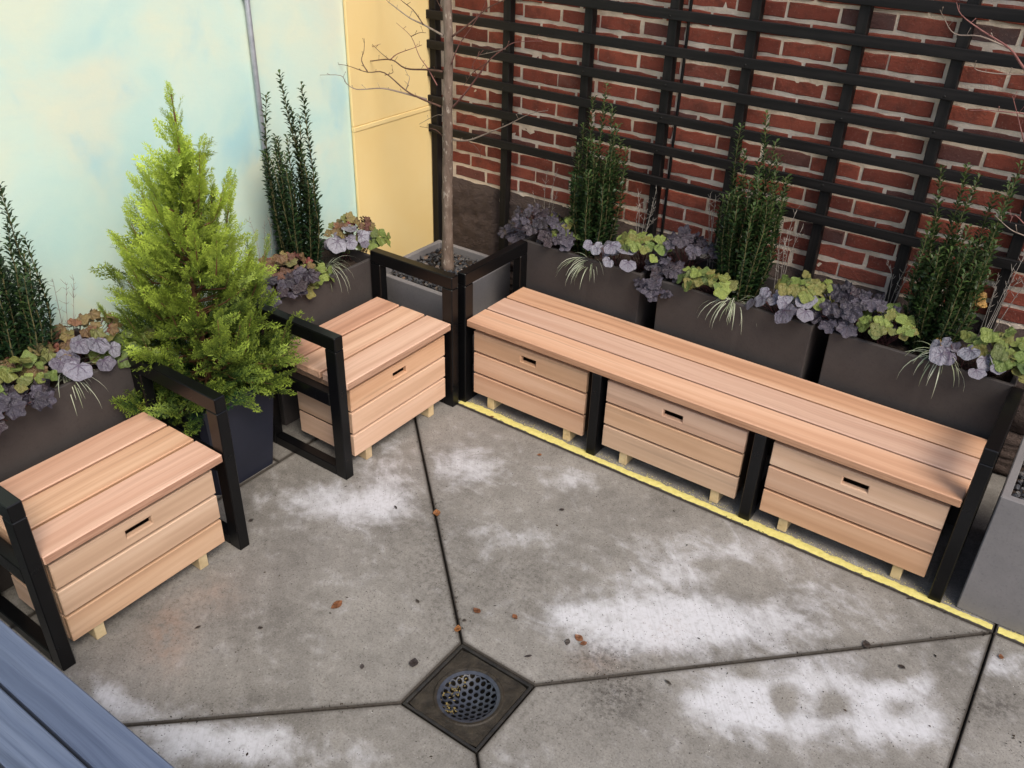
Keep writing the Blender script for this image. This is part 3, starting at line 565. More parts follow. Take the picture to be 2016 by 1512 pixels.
# ------------------------------------------------------------------ benches
D, H, SH, ST, FW, FD = .432, .648, .4333, .0325, .0431, .057
def slot_board(l, h, th, sx0, sx1, sz0, sz1):
    """front board with a through hand slot, slot edges chamfered"""
    m = MB(); q = .004; c = .003
    def ring(x0, x1, z0, z1, y): return [(x0, y, z0), (x1, y, z0), (x1, y, z1), (x0, y, z1)]
    L = [ring(-l / 2 + c, l / 2 - c, -h / 2 + c, h / 2 - c, -th / 2), ring(-l / 2, l / 2, -h / 2, h / 2, -th / 2 + c), ring(-l / 2, l / 2, -h / 2, h / 2, th / 2)]
    I = [ring(sx0 - q, sx1 + q, sz0 - q, sz1 + q, -th / 2), ring(sx0, sx1, sz0, sz1, -th / 2 + q), ring(sx0, sx1, sz0, sz1, th / 2)]
    vs = sum(L, []) + sum(I, []); A = lambda k, i: k * 4 + i % 4
    fs = []
    for i in range(4):
        fs.append((A(0, i), A(0, i + 1), A(3, i + 1), A(3, i)))
        fs.append((A(1, i), A(1, i + 1), A(0, i + 1), A(0, i))); fs.append((A(2, i), A(2, i + 1), A(1, i + 1), A(1, i)))
        fs.append((A(3, i), A(3, i + 1), A(4, i + 1), A(4, i))); fs.append((A(4, i), A(4, i + 1), A(5, i + 1), A(5, i)))
        fs.append((A(5, i), A(5, i + 1), A(2, i + 1), A(2, i)))
    return m.add(vs, fs)
def bench(name, label, cat, L, drawers, legs, loc, rz, group=None, sides=False):
    b = thing(name, label, cat, loc, rz, group)
    bd = (D - .024) / 3
    for i in range(3):
        y = i * (bd + .012); cbox('seat_board', (0, y, SH - ST), (L, y + bd, SH), M['cedar'], b, .0035)
    e = .004; yf = -.003; yb = D + .035
    for xs in ((-e - FW, -e), (L + e, L + e + FW)):
        cbox('leg', (xs[0], yf, 0), (xs[1], yf + FD, H - FD - .001), M['steel'], b, .003)
        cbox('leg', (xs[0], yb - FD, 0), (xs[1], yb, H - FD - .001), M['steel'], b, .003)
        cbox('armrest', (xs[0], yf, H - FD), (xs[1], yb, H), M['steel'], b, .003)
        cbox('seat_rail', (xs[0], yf + FD + .001, SH - ST - FD - .012), (xs[1], yb - FD - .001, SH - ST - .012), M['steel'], b, .003)
        cbox('floor_rail', (xs[0], yf + FD + .001, .001), (xs[1], yb - FD - .001, .044), M['steel'], b, .003)
    for (xa, xb) in legs:
        cbox('leg', (xa, .002, 0), (xb, .002 + FD, SH - ST - .002), M['steel'], b, .003)
        cbox('leg', (xa, D - FD, 0), (xb, D, SH - ST - .002), M['steel'], b, .003)
        cbox('floor_rail', (xa, .003 + FD, .001), (xb, D - FD - .001, .044), M['steel'], b, .003)
    cbox('cross_rail', (.002, D - .05, SH - ST - .042), (L - .002, D - .012, SH - ST - .002), M['steel'], b, .002)
    for (xa, xb, slot, skids) in drawers:
        l = xb - xa; xc = (xa + xb) / 2
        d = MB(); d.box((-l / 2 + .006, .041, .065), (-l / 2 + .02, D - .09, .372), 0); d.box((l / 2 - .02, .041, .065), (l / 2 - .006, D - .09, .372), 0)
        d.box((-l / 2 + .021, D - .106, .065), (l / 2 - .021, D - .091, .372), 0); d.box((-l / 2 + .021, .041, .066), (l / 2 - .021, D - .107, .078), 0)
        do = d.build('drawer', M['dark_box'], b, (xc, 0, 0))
        zs = ((.062, .1615), (.1720, .2695), (.2800, .3760))
        for k, (z0, z1) in enumerate(zs):
            if k == 2: slot_board(l, z1 - z0, .020, slot[0] - xc, slot[1] - xc, .3135 - (z0 + z1) / 2, .3405 - (z0 + z1) / 2).build('front_board', M['cedar_side'], do, (0, .030, (z0 + z1) / 2))
            else: cbox('front_board', (-l / 2, .020, z0), (l / 2, .040, z1), M['cedar_side'], do, .0025)
            if sides:
                for sg in (-1, 1):
                    x0 = sg * (l / 2 - .0045); o = MB().box((-(D - .14) / 2, -.0035, -(z1 - z0) / 2), ((D - .14) / 2, .0035, (z1 - z0) / 2), .0015).build('side_board', M['cedar_side'], do, (sg * (l / 2 - .002), .041 + (D - .14) / 2, (z0 + z1) / 2), (0, 0, R(90)))
        for sx in skids:
            o = MB().box((-.16, -.0175, -.0315), (.16, .0175, .0315), .002).build('skid', M['pine'], do, (sx - xc, .028 + .16, .0325), (0, 0, R(90)))
    return b
bench('storage_bench', 'long cedar bench with black steel arms and three slotted drawers below the seat', 'bench', 2.0402,
      [(.025, .609, (.28, .355), (.116, .526)), (.705, 1.302, (.960, 1.043), (.806, 1.219)), (1.404, 2.012, (1.666, 1.755), (1.50, 1.923))],
      [(.642, .685), (1.335, 1.380)], (0, 0, 0), 0)
G = 'cedar armchairs with a drawer along the mural wall'
bench('storage_chair', 'cedar chair with black arms behind the bright conifer, touching the bench in the corner', 'chair', .6318,
      [(.032, .612, (.278, .360), (.119, .520))], [], (-.0278, -.7036, 0), R(90), G, True)
bench('storage_chair', 'foremost cedar chair with black arms at the left edge, beside the blue table', 'chair', .6318,
      [(.016, .596, (.260, .352), (.104, .503))], [], (-.0368, -1.9147, 0), R(90), G, True)

# ------------------------------------------------------------------ planters
def trough(name, label, mat, a, b, z, wall=.018, taper=0., soil='soil', cat='planter', soil_z=.05, rim=0., group=None):
    c = ((a[0] + b[0]) / 2, (a[1] + b[1]) / 2); hx, hy = (b[0] - a[0]) / 2, (b[1] - a[1]) / 2
    t = thing(name, label, cat, (c[0], c[1], 0), 0, group)
    def ring(hx, hy, z, ch=.004): return [(-hx + ch, -hy, z), (hx - ch, -hy, z), (hx, -hy + ch, z), (hx, hy - ch, z), (hx - ch, hy, z), (-hx + ch, hy, z), (-hx, hy - ch, z), (-hx, -hy + ch, z)]
    rs = [ring(hx - taper, hy - taper, .004), ring(hx, hy, z - .003), ring(hx - .003, hy - .003, z), ring(hx - wall + .002, hy - wall + .002, z), ring(hx - wall, hy - wall, z - .003), ring(hx - wall, hy - wall, z - soil_z - .03)]
    m = MB(); vs = sum(rs, []); fs = [(k * 8 + i, k * 8 + (i + 1) % 8, (k + 1) * 8 + (i + 1) % 8, (k + 1) * 8 + i) for k in range(len(rs) - 1) for i in range(8)]
    m.add(vs, fs); m.add(rs[0], [tuple(reversed(range(8)))]); m.build('trough', mat, t)
    rn = random.Random(len(label)); n = 12
    if soil:
        vs = [(-hx + wall - .001 + (2 * hx - 2 * wall + .002) * i / n, -hy + wall - .001 + (2 * hy - 2 * wall + .002) * j / n, z - soil_z + rn.gauss(0, .006)) for i in range(n + 1) for j in range(n + 1)]
        MB().add(vs, [(i * (n + 1) + j, (i + 1) * (n + 1) + j, (i + 1) * (n + 1) + j + 1, i * (n + 1) + j + 1) for i in range(n) for j in range(n)], 0., True).build('soil', M['soil'], t)
    return t, c, hx - wall, hy - wall
PG = 'dark brown trough planters behind the seats'
PL = .650
for (xa, xb, ds) in ((-.034, .588, 'nearest the corner tree'), (.672, 1.338, 'in the middle of the three'), (1.404, 2.052, 'at the right arm')):
    trough('planter', 'dark brown trough planter behind the long bench, ' + ds, M['planter'], (xa, .462), (xb, .80), PL, .016, .004, group=PG)
trough('planter', 'dark brown trough planter between the mural and the chair behind the conifer', M['planter'], (-.84, -.640), (-.502, -.018), .600, .016, .004, group=PG)
trough('planter', 'dark brown trough planter behind the foremost left chair', M['planter'], (-.84, -1.92), (-.502, -1.258), .640, .016, .004, group=PG)
def gravel(t, hx, hy, z, n, seed, rmax=.014):
    rn = random.Random(seed); m = MB()
    for i in range(n):
        p = Vector((rn.uniform(-hx + .008, hx - .008), rn.uniform(-hy + .008, hy - .008), z + rn.uniform(-.006, .006)))
        r = rn.uniform(.006, rmax); sc = (r, r * rn.uniform(.5, 1), r * rn.uniform(.3, .6)); E_ = Euler((rn.uniform(-.7, .7), rn.uniform(-.7, .7), rn.uniform(0, 6.28))).to_matrix()
        base = [(1, 0, 0), (-1, 0, 0), (0, 1, 0), (0, -1, 0), (0, 0, 1), (0, 0, -1), (.6, .6, .5), (-.6, .6, .5), (-.6, -.6, .5), (.6, -.6, .5)]
        vs = [p + E_ @ Vector((v[0] * sc[0] * rn.uniform(.75, 1.15), v[1] * sc[1] * rn.uniform(.75, 1.15), v[2] * sc[2])) for v in base]
        fs = [(4, 0, 6), (4, 6, 2), (4, 2, 7), (4, 7, 1), (4, 1, 8), (4, 8, 3), (4, 3, 9), (4, 9, 0), (0, 2, 6), (2, 1, 7), (1, 3, 8), (3, 0, 9), (5, 2, 0), (5, 1, 2), (5, 3, 1), (5, 0, 3)]
        m.add(vs, fs, min(.999, rn.random() ** 1.5))
    m.build('gravel', M['gravel'], t, kind='stuff')
t, c, hx, hy = trough('tree_planter', 'square pale concrete planter topped with dark gravel in the corner under the bare tree', M['concrete'], (-.655, .100), (-.195, .605), .445, .026, .0, 'soil', soil_z=.045)
gravel(t, hx, hy, .413, 900, 4)
t, c, hx, hy = trough('tree_planter', 'square grey concrete planter with gravel cut off by the right edge, past the bench arm', M['concrete'], (2.135, .014), (2.64, .519), .490, .026, .0, 'soil', soil_z=.045)
gravel(t, hx, hy, .458, 900, 6)
# conifer pot
t = thing('plant_pot', 'square tapered navy black pot under the bright conifer between the two chairs', 'pot', (-.495, -.985, 0))
m = MB()
def rr(h, z, ch=.02): return [(-h + ch, -h, z), (h - ch, -h, z), (h, -h + ch, z), (h, h - ch, z), (h - ch, h, z), (-h + ch, h, z), (-h, h - ch, z), (-h, -h + ch, z)]
rs = [rr(.150, .003), rr(.152, .03), rr(.182, .385), rr(.190, .388), rr(.192, .42), rr(.176, .42), rr(.172, .34)]
m.add(sum(rs, []), [(k * 8 + i, k * 8 + (i + 1) % 8, (k + 1) * 8 + (i + 1) % 8, (k + 1) * 8 + i) for k in range(6) for i in range(8)]); m.build('pot', M['pot'], t)
MB().add(rr(.1745, .375), [tuple(range(8))]).build('soil', M['soil'], t)

# ------------------------------------------------------------------ plants
def frame(d, up=Vector((0, 0, 1))):
    d = d.normalized(); a = d.cross(up)
    if a.length < 1e-3: a = d.cross(Vector((1, 0, 0)))
    a.normalize(); return d, a, a.cross(d)
def leaf4(m, p, d, n, l, w, tint, fold=.22):
    """small obovate keeled leaf"""
    a = d.cross(n).normalized() * w / 2; b = p + d * l * .28; mid = p + d * l * .66; e = n * w * fold
    m.add([p, b + a * .62 + e * .6, mid + a + e, p + d * l - n * l * .10, mid - a + e, b - a * .62 + e * .6, mid], [(0, 1, 2, 6), (6, 2, 3), (0, 6, 4, 5), (6, 3, 4)], tint, True)
def holly(label, base, height, rad, n, seed, tips, lean=(0, 0), lit_tint=0.):
    """tips: (dx, dy, fraction of the height) of the tall leading shoots"""
    rn = random.Random(seed); t = thing('holly_shrub', label, 'shrub', base, 0, 'columnar hollies in the planters'); fm = MB()
    shoots = [(dx * .45 + rn.gauss(0, .02), dy * .45 + rn.gauss(0, .02), dx, dy, height * f) for dx, dy, f in tips]
    for i in range(n):
        a = i * 2.39996 + rn.uniform(-.3, .3); q = rad * math.sqrt((i + .5) / n); h = height * rn.uniform(.52, .80) * (1 - .15 * q / rad)
        shoots.append((q * .55 * math.cos(a), q * .55 * math.sin(a), q * 1.02 * math.cos(a) + lean[0] * h, q * 1.02 * math.sin(a) + lean[1] * h, h))
    for x0, y0, x1, y1, h in shoots:
        tip = Vector((x1, y1, h)); mid = Vector((x0 * .55 + x1 * .45, y0 * .55 + y1 * .45, h * .42)); mid += Vector((x0, y0, 0)) * .35
        path = smooth_path([(x0, y0, -.03), mid, mid.lerp(tip, .55) + Vector((rn.gauss(0, .006), rn.gauss(0, .006), 0)), tip], 6)
        MB().tube(path, [.0030 - .0018 * k / (len(path) - 1) for k in range(len(path))], 5).build('stem', M['holly_stem'], t)
        ph = rn.uniform(0, 6.28)
        for k in range(len(path) - 1):
            s0, s1 = path[k], path[k + 1]; sl = (s1 - s0).length; nl = max(1, int(sl / .0037)); d, ax, bx = frame(s1 - s0)
            for j in range(nl):
                f = (k + j / nl) / (len(path) - 1); ph += 2.4
                if rn.random() < .10: continue
                p = s0.lerp(s1, j / nl); o = ax * math.cos(ph) + bx * math.sin(ph)
                dd = (o * .78 + d * rn.uniform(.45, .85) + Vector((rn.gauss(0, .14), rn.gauss(0, .14), rn.gauss(0, .10)))).normalized()
                nn = (d - dd * d.dot(dd)).normalized(); l = rn.uniform(.023, .035) * (1 - .30 * f ** 3)
                leaf4(fm, p + o * .003, dd, nn, l, l * rn.uniform(.42, .54), min(1, max(0, rn.gauss(.15 + lit_tint + .30 * f ** 3, .14))))
    for i in range(int(n * 40)):                       # leafy base
        a = rn.uniform(0, 6.28); z = rn.uniform(-.02, 1.0) * height * .48; q = rad * rn.uniform(.4, 1.0) * (.72 + .4 * z / height)
        p = Vector((q * math.cos(a), q * math.sin(a), z)); o = Vector((math.cos(a), math.sin(a), 0))
        dd = (o * .7 + Vector((rn.gauss(0, .4), rn.gauss(0, .4), .6 + rn.gauss(0, .3)))).normalized(); nn = dd.orthogonal().lerp(Vector((0, 0, 1)), .5); nn = (nn - dd * nn.dot(dd)).normalized()
        l = rn.uniform(.018, .028); leaf4(fm, p, dd, nn, l, l * .5, min(1, max(0, rn.gauss(.12 + lit_tint, .12))))
    fm.build('foliage', M['holly'], t, kind='stuff'); return t
holly('columnar dark green holly in the planter nearest the corner tree', (.223, .66, .60), .755, .125, 26, 21, [(-.055, .01, .92), (.01, 0, 1.0), (.035, .02, .88), (.085, -.01, .80), (-.09, 0, .76)], (0, 0), .06)
holly('columnar dark green holly with one tall tip in the middle planter behind the bench', (.955, .66, .60), .755, .125, 26, 22, [(-.11, 0, .92), (-.02, .01, 1.0), (.06, 0, .80), (.03, .03, .86), (-.07, -.02, .80)], (0, 0), .08)
holly('wide columnar holly with splayed tips in the planter at the right arm of the bench', (1.725, .66, .60), .74, .13, 27, 23, [(-.13, 0, .93), (-.05, .02, .95), (0, -.02, .93), (.11, .01, 1.0), (.06, .02, .86), (.10, -.03, .92)], (.03, 0), .14)
holly('tall three-tipped holly against the mural in front of the conduit pipe', (-.71, -.275, .555), .83, .115, 20, 24, [(0, -.09, .95), (-.01, -.005, 1.03), (.01, .085, .97), (0, .03, .86), (.03, -.13, .66), (.01, .06, .82)], (-.01, -.03), -.05)
holly('dark holly cut off by the left edge behind the foremost chair', (-.70, -1.56, .60), .74, .13, 24, 25, [(.02, .10, .93), (0, 0, 1.0), (.03, .04, .84), (0, .14, .66), (.02, -.06, .9)], (0, .06), -.05)

# ---- conifer
def frond_mesh(rn, L):
    """flat feathery spray in the local XY plane, axis +Y; returns verts, faces, tints"""
    vs, fs, ts = [], [], []
    def dia(p, d, l, w, t0, t1, lift):
        a = Vector((-d.y, d.x, 0)) * w
        q = [p, p + d * l * .45 + a, p + d * l, p + d * l * .45 - a]; o = len(vs)
        for v, tt, k in zip(q, (t0, (t0 + t1) / 2, t1, (t0 + t1) / 2), (0, .5, 1, .5)): vs.append((v.x, v.y, v.z + lift * k)); ts.append(tt)
        fs.append((o, o + 1, o + 2, o + 3))
    n = max(6, int(L / .0125))
    for i in range(n):
        f = i / n; y = L * (.08 + .92 * f); env = (1 - f) ** .75 * min(1, .45 + 2.2 * f)
        for sg in (-1, 1):
            l = L * .38 * env * rn.uniform(.65, 1.15) + .010; ang = R(rn.uniform(26, 42)); d = Vector((sg * math.sin(ang), math.cos(ang), 0)); p = Vector((0, y + rn.uniform(-.003, .003), 0)); lift = rn.gauss(0, .006)
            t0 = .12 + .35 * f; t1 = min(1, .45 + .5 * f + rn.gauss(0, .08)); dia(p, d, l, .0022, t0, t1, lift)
            k = int(l / .0115)
            for j in range(1, k):
                g_ = j / k; ll = .018 * (1 - g_ * .5) * min(1, l / .04 + .3)
                for s2 in (-1, 1):
                    a2 = ang * sg + s2 * R(38); d2 = Vector((math.sin(a2), math.cos(a2), 0)); dia(p + d * l * g_ + Vector((0, 0, lift * g_)), d2, ll * rn.uniform(.7, 1.2), .0025, t0 + (t1 - t0) * g_, min(1, t1 + .12), rn.gauss(0, .003))
    dia(Vector((0, 0, 0)), Vector((0, 1, 0)), L, .0014, .1, .8, 0)
    return vs, fs, ts
def conifer():
    rn = random.Random(77)
    t = thing('conifer', 'bright lime green feathery conifer in the dark pot between the two chairs', 'conifer', (-.495, -.985, .36))
    H_ = 1.13
    def axis(h): return Vector((.025 * (h / H_) + .008 * math.sin(h * 7), .025 * (h / H_) - .010 * math.sin(h * 5), h))
    path = [axis(H_ * k / 14) for k in range(15)]; path[0].z = -.02
    MB().tube(path, [.014 - .012 * k / 14 for k in range(15)], 7).build('trunk', M['conbranch'], t)
    prof = [(0, .25), (.06, .30), (.25, .295), (.40, .245), (.52, .185), (.62, .12), (.72, .075), (.82, .045), (.92, .025), (1, .010)]
    def rad(f):
        for (a, ra), (b, rb) in zip(prof, prof[1:]):
            if a <= f <= b: return ra + (rb - ra) * (f - a) / (b - a)
        return .02
    protos = [frond_mesh(rn, L) for L in (.085, .10, .12, .14, .16)]
    fm = MB()
    def place(p, d, nrm, sc, hgt, boost):
        vs, fs, ts = rn.choice(protos); d = d.normalized(); x = d.cross(nrm)
        if x.length < 1e-4: return
        x.normalize(); z = x.cross(d)
        bend = rn.uniform(-1.0, 1.6)
        out = []
        for v in vs:
            y = v[1] * sc; out.append(p + x * v[0] * sc + d * y + z * (v[2] * sc + bend * y * y * 1.2))
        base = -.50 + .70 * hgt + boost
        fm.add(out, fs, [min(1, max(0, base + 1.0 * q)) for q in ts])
    nb = 128
    for i in range(nb):
        f = (i / nb) ** 1.25 * .97; a = i * 2.39996 + rn.uniform(-.35, .35); h0 = f * H_ * .86
        Rr = rad(min(1, f + .12)) * rn.uniform(.74, 1.12)
        el = R(2 + 62 * f + rn.uniform(-10, 10)); L = Rr / max(.45, math.cos(el)); L = min(L, .36)
        o = Vector((math.cos(a), math.sin(a), 0)); st = axis(h0)
        pts = []
        for k in range(6):
            q = k / 5; e = el * (.55 + .6 * q) - (.22 * (1 - f) if q < .5 else .05)
            pts.append(st + o * L * q * math.cos(el) * 1.0 + Vector((0, 0, L * (q * math.sin(el) + .10 * q * q))) + Vector((rn.gauss(0, .006), rn.gauss(0, .006), rn.gauss(0, .004))) * q)
        if L > .06: MB().tube(pts, [.0042 - .0030 * k / 5 for k in range(6)], 5).build('branch', M['conbranch'], t)
        nf = (4 if f < .6 else 2) + int(L / .028); boost0 = rn.gauss(0, .10)
        for k in range(nf):
            q = .22 + .78 * (k + rn.random() * .5) / nf; idx = min(4, int(q * 5)); p = pts[idx].lerp(pts[idx + 1], q * 5 - idx) if idx < 5 else pts[5]
            bd = (pts[min(5, idx + 1)] - pts[idx]).normalized(); sd_ = bd.cross(Vector((0, 0, 1))).normalized() * (1 if k % 2 else -1)
            d = bd * rn.uniform(.6, 1.1) + sd_ * rn.uniform(.15, 1.0) + Vector((rn.gauss(0, .15), rn.gauss(0, .15), rn.uniform(-.1, .9)))
            nrm = Vector((rn.gauss(0, .7), rn.gauss(0, .7), rn.uniform(-.2, 1))) * .8 + o * rn.uniform(-.2, 1.1)
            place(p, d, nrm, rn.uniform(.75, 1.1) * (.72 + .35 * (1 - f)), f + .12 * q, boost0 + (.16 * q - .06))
        place(pts[4], pts[5] - pts[4], Vector((rn.gauss(0, .3), rn.gauss(0, .3), 1)) + o * .4, 1.05, f + .12, boost0 + .16)
    for i in range(44):                                # upright plumes standing out of the outline
        f = (i + .5) / 44; a = i * 2.39996 * 1.7 + .6; o = Vector((math.cos(a), math.sin(a), 0)); h0 = H_ * (.10 + .60 * f)
        p0 = axis(h0) + o * rad(min(1, h0 / H_)) * rn.uniform(.45, .85); L = rn.uniform(.11, .19) * (1.1 - .35 * f); d0 = (o * rn.uniform(.25, .62) + Vector((0, 0, rn.uniform(.7, 1.1)))).normalized()
        pts = [axis(h0 - .04)] + [p0 + d0 * L * q + Vector((0, 0, .05 * q * q)) for q in (0, .25, .5, .75, 1)]
        MB().tube(pts, [.0036, .003, .0025, .002, .0015, .001], 5).build('branch', M['conbranch'], t)
        b0 = rn.gauss(.05, .07)
        for k in range(15):
            q = k / 14; j = min(4, 1 + int(q * 4)); p = pts[j].lerp(pts[j + 1], q * 4 - (j - 1)) if j < 5 else pts[5]
            sd_ = d0.cross(o).normalized() if d0.cross(o).length > .01 else Vector((0, 1, 0)); sd_ = (d0.cross(Vector((0, 0, 1)))).normalized() * (1 if k % 2 else -1)
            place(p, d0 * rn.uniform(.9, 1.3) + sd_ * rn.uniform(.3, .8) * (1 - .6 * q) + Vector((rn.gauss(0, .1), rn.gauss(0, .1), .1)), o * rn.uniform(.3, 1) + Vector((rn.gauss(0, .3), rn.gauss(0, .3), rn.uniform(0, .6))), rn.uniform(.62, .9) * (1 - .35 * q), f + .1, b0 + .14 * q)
    for k in range(15):                                # leader sprays
        k = k * 25 / 14; h = H_ * (.80 + .20 * k / 25); a = k * 2.4; o = Vector((math.cos(a), math.sin(a), 0))
        place(axis(h), o * (.75 - .5 * k / 25) + Vector((0, 0, 1)), o * -1 + Vector((0, 0, .5)), .75 - .3 * k / 25, 1.0, .12)
    for k in range(90):                                # skirt hanging over the pot
        a = rn.uniform(0, 6.28); o = Vector((math.cos(a), math.sin(a), 0)); p = Vector((0, 0, rn.uniform(.0, .16))) + o * rn.uniform(.10, .27)
        place(p, o + Vector((rn.gauss(0, .3), rn.gauss(0, .3), rn.uniform(-.5, .25))), Vector((0, 0, 1)) + o * .5, rn.uniform(.7, 1.1), .05, rn.gauss(.08, .10))
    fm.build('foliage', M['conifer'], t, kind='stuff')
conifer()

# ---- heucheras and companions
def lobed(rn, lobes=7, ruffle=.10, amp=.13):
    """unit heuchera leaf, stalk joins near the origin, blade spreads towards +Y"""
    n = 28; vs = [(0, 0, 0)]; fs = []
    for ring, k in ((1, .55), (2, 1.)):
        for i in range(n):
            t = -math.pi + 2 * math.pi * (i + .5) / n            # 0 = +Y tip
            r = .66 + .40 * math.cos(t)
            r *= 1 + amp * math.cos(lobes * t) + rn.uniform(-.025, .025)
            if abs(t) > 2.8: r *= .5
            r *= k
            z = .10 * r * r - .16 * (r * math.cos(t) - .3) ** 2 + ruffle * k * k * math.sin(lobes * t + .6) - .10 * (1 - k)
            vs.append((r * math.sin(t) * 1.22, r * math.cos(t), z))
    for i in range(n):
        j = (i + 1) % n; fs.append((0, 1 + j, 1 + i)); fs.append((1 + i, 1 + j, 1 + n + j, 1 + n + i))
    return [tuple(v) for v in vs], fs
LM = {}
rnl = random.Random(9)
for kind, mat, lob, ruf, am_ in (('purple', 'h_purple', 7, .14, .13), ('silver', 'h_silver', 7, .045, .055), ('lime', 'h_lime', 5, .07, .11), ('bronze', 'h_bronze', 7, .12, .12)):
    LM[kind] = []
    for k in range(4):
        vs, fs = lobed(rnl, lob, ruf, am_); LM[kind].append(MB().add(vs, fs, 0., True).mesh('leaf', M[mat]))
SIZE = dict(purple=(.023, .043), silver=(.025, .050), lime=(.020, .038), bronze=(.020, .036))
COUNT = dict(purple=30, silver=15, lime=30, bronze=32)
SPREAD = dict(purple=.105, silver=.090, lime=.088, bronze=.095)
def heuchera(kind, label, centres, out, seed, rootz):
    """out = direction of the open side of the planter"""
    rn = random.Random(seed); out = Vector(out); c0 = Vector(centres[0])
    root = c0 - out * .05; root.z = rootz; side = Vector((-out.y, out.x, 0))
    t = thing('heuchera', label, 'plant', root, 0, 'heucheras in the planters'); pm = MB()
    for ci, c in enumerate(centres):
        c = Vector(c); sp = SPREAD[kind] * (.75 if ci else 1)
        for i in range(COUNT[kind] if not ci else COUNT[kind] * 2 // 3):
            a = i * 2.39996 + rn.uniform(-.4, .4); q = math.sqrt((i + .4) / COUNT[kind])
            o = Vector((math.cos(a), math.sin(a), 0)); p = c + (o + side * o.dot(side) * .45) * sp * q + Vector((0, 0, .045 * (1 - q * q) + rn.gauss(0, .012)))
            nrm = (Vector((0, 0, 1)) * (1.1 - .5 * q) + o * .7 * q + out * .55 + Vector((rn.gauss(0, .33), rn.gauss(0, .33), 0))).normalized()
            tip = o * .8 + out * .5 + Vector((rn.gauss(0, .25), rn.gauss(0, .25), -.15)); tip = (tip - nrm * tip.dot(nrm)).normalized(); sx = tip.cross(nrm)
            s = rn.uniform(*SIZE[kind]); p = p - tip * s * .5
            ob = link('leaf', rn.choice(LM[kind]), t)
            ob.matrix_local = Matrix.Translation(p - root) @ Matrix((sx, tip, nrm)).transposed().to_4x4() @ Matrix.Diagonal((s * rn.uniform(.9, 1.1), s, s, 1))
            pr = p - root; st = Vector((rn.gauss(0, .015), rn.gauss(0, .015), 0)); pm.tube(smooth_path([st, (st + pr) / 2 + Vector((0, 0, .012)), pr - nrm * .002], 2), .0013, 4)
    pm.build('stalks', M['petiole'], t, kind='stuff')
def sedge(label, c, out, seed, n=34):
    rn = random.Random(seed); out = Vector(out); c = Vector(c) - out * .03 - Vector((0, 0, .03))
    t = thing('sedge_tuft', label, 'grass', c, 0, 'sedge tufts in the planters'); m = MB()
    side = Vector((-out.y, out.x, 0))
    for i in range(n):
        a = rn.gauss(0, .75) if rn.random() < .8 else rn.uniform(-3, 3); d = out * math.cos(a) + side * math.sin(a); L = rn.uniform(.10, .21); w = rn.uniform(.0014, .0027); el = rn.uniform(.35, 1.1)
        vs = []; p = Vector((rn.gauss(0, .008), rn.gauss(0, .008), 0)); e = el; k = 7; tn = rn.random()
        for j in range(k + 1):
            wd = w * (1 - (j / k) ** 2.2) * (.6 + .4 * min(1, j)) + .0002; s = d.cross(Vector((0, 0, 1))) * wd
            vs += [p - s, p + s + Vector((0, 0, .0008))]
            p = p + (d * math.cos(e) + Vector((0, 0, math.sin(e)))) * L / k; e -= rn.uniform(.22, .42)
        m.add(vs, [(2 * j, 2 * j + 1, 2 * j + 3, 2 * j + 2) for j in range(k)], tn, True)
    m.build('blades', M['grass'], t, kind='stuff')
def sprig(label, c, seed, n=5, h=(.12, .26), lean=(0, 0), curve=.05):
    rn = random.Random(seed); c = Vector(c); t = thing('dried_sprig', label, 'plant', c, 0, 'dried sprigs in the planters')
    for i in range(n):
        a = rn.uniform(0, 6.28); L = rn.uniform(*h); o = Vector((math.cos(a), math.sin(a), 0)); b = o * rn.uniform(0, .025)
        tip = b + Vector((o.x * curve * rn.uniform(.3, 1.4) + lean[0] * L, o.y * curve * rn.uniform(.3, 1.4) + lean[1] * L, L))
        path = smooth_path([b + Vector((0, 0, -.06)), b + (tip - b) * .5 + Vector((rn.gauss(0, .008), rn.gauss(0, .008), .015)), tip], 4)
        m = MB().tube(path, [.0016 - .0009 * k / (len(path) - 1) for k in range(len(path))], 4)
        for k in range(3, len(path)):
            for s in range(rn.randint(1, 3)):
                dd = Vector((rn.gauss(0, 1), rn.gauss(0, 1), .9)).normalized() * rn.uniform(.008, .028); m.tube([path[k], path[k] + dd * .6, path[k] + dd + Vector((0, 0, .003))], [.0009, .0008, .0005], 3)
        m.build('stem', M['dry'], t)
DESC = dict(purple='ruffled dark purple heuchera', silver='silver heuchera with dark veins', lime='lime green heuchera', bronze='bronze red heuchera')
PLACE = dict(P1='planter nearest the tree', P2='middle bench planter', P3='right-hand bench planter', C2='planter behind the conifer', C1='planter behind the foremost chair')
WHERE = {('P1', 'lime', 0): 'small, left of the holly', ('P1', 'lime', 1): 'at the right end', ('P2', 'lime', 0): 'left of the holly', ('P2', 'lime', 1): 'at the right end',
         ('P3', 'lime', 0): 'left of the holly', ('P3', 'lime', 1): 'trailing at the right end', ('C2', 'lime', 0): 'under the holly', ('C2', 'lime', 1): 'at the yellow door end',
         ('C2', 'bronze', 0): 'left of the holly', ('C2', 'bronze', 1): 'by the yellow door', ('C1', 'lime', 0): 'at the left edge', ('C1', 'lime', 1): 'beside the conifer',
         ('C1', 'bronze', 0): 'tall, beside the conifer', ('C1', 'bronze', 1): 'low, below the holly'}
DW = {('P1', 0): 'left of the holly', ('P1', 1): 'right of the holly', ('P2', 0): 'left of the holly', ('P2', 1): 'right of the holly', ('P3', 0): 'left of the holly', ('P3', 1): 'right of the holly', ('C2', 0): 'left of the holly', ('C1', 0): 'right of the holly'}
sd = 300
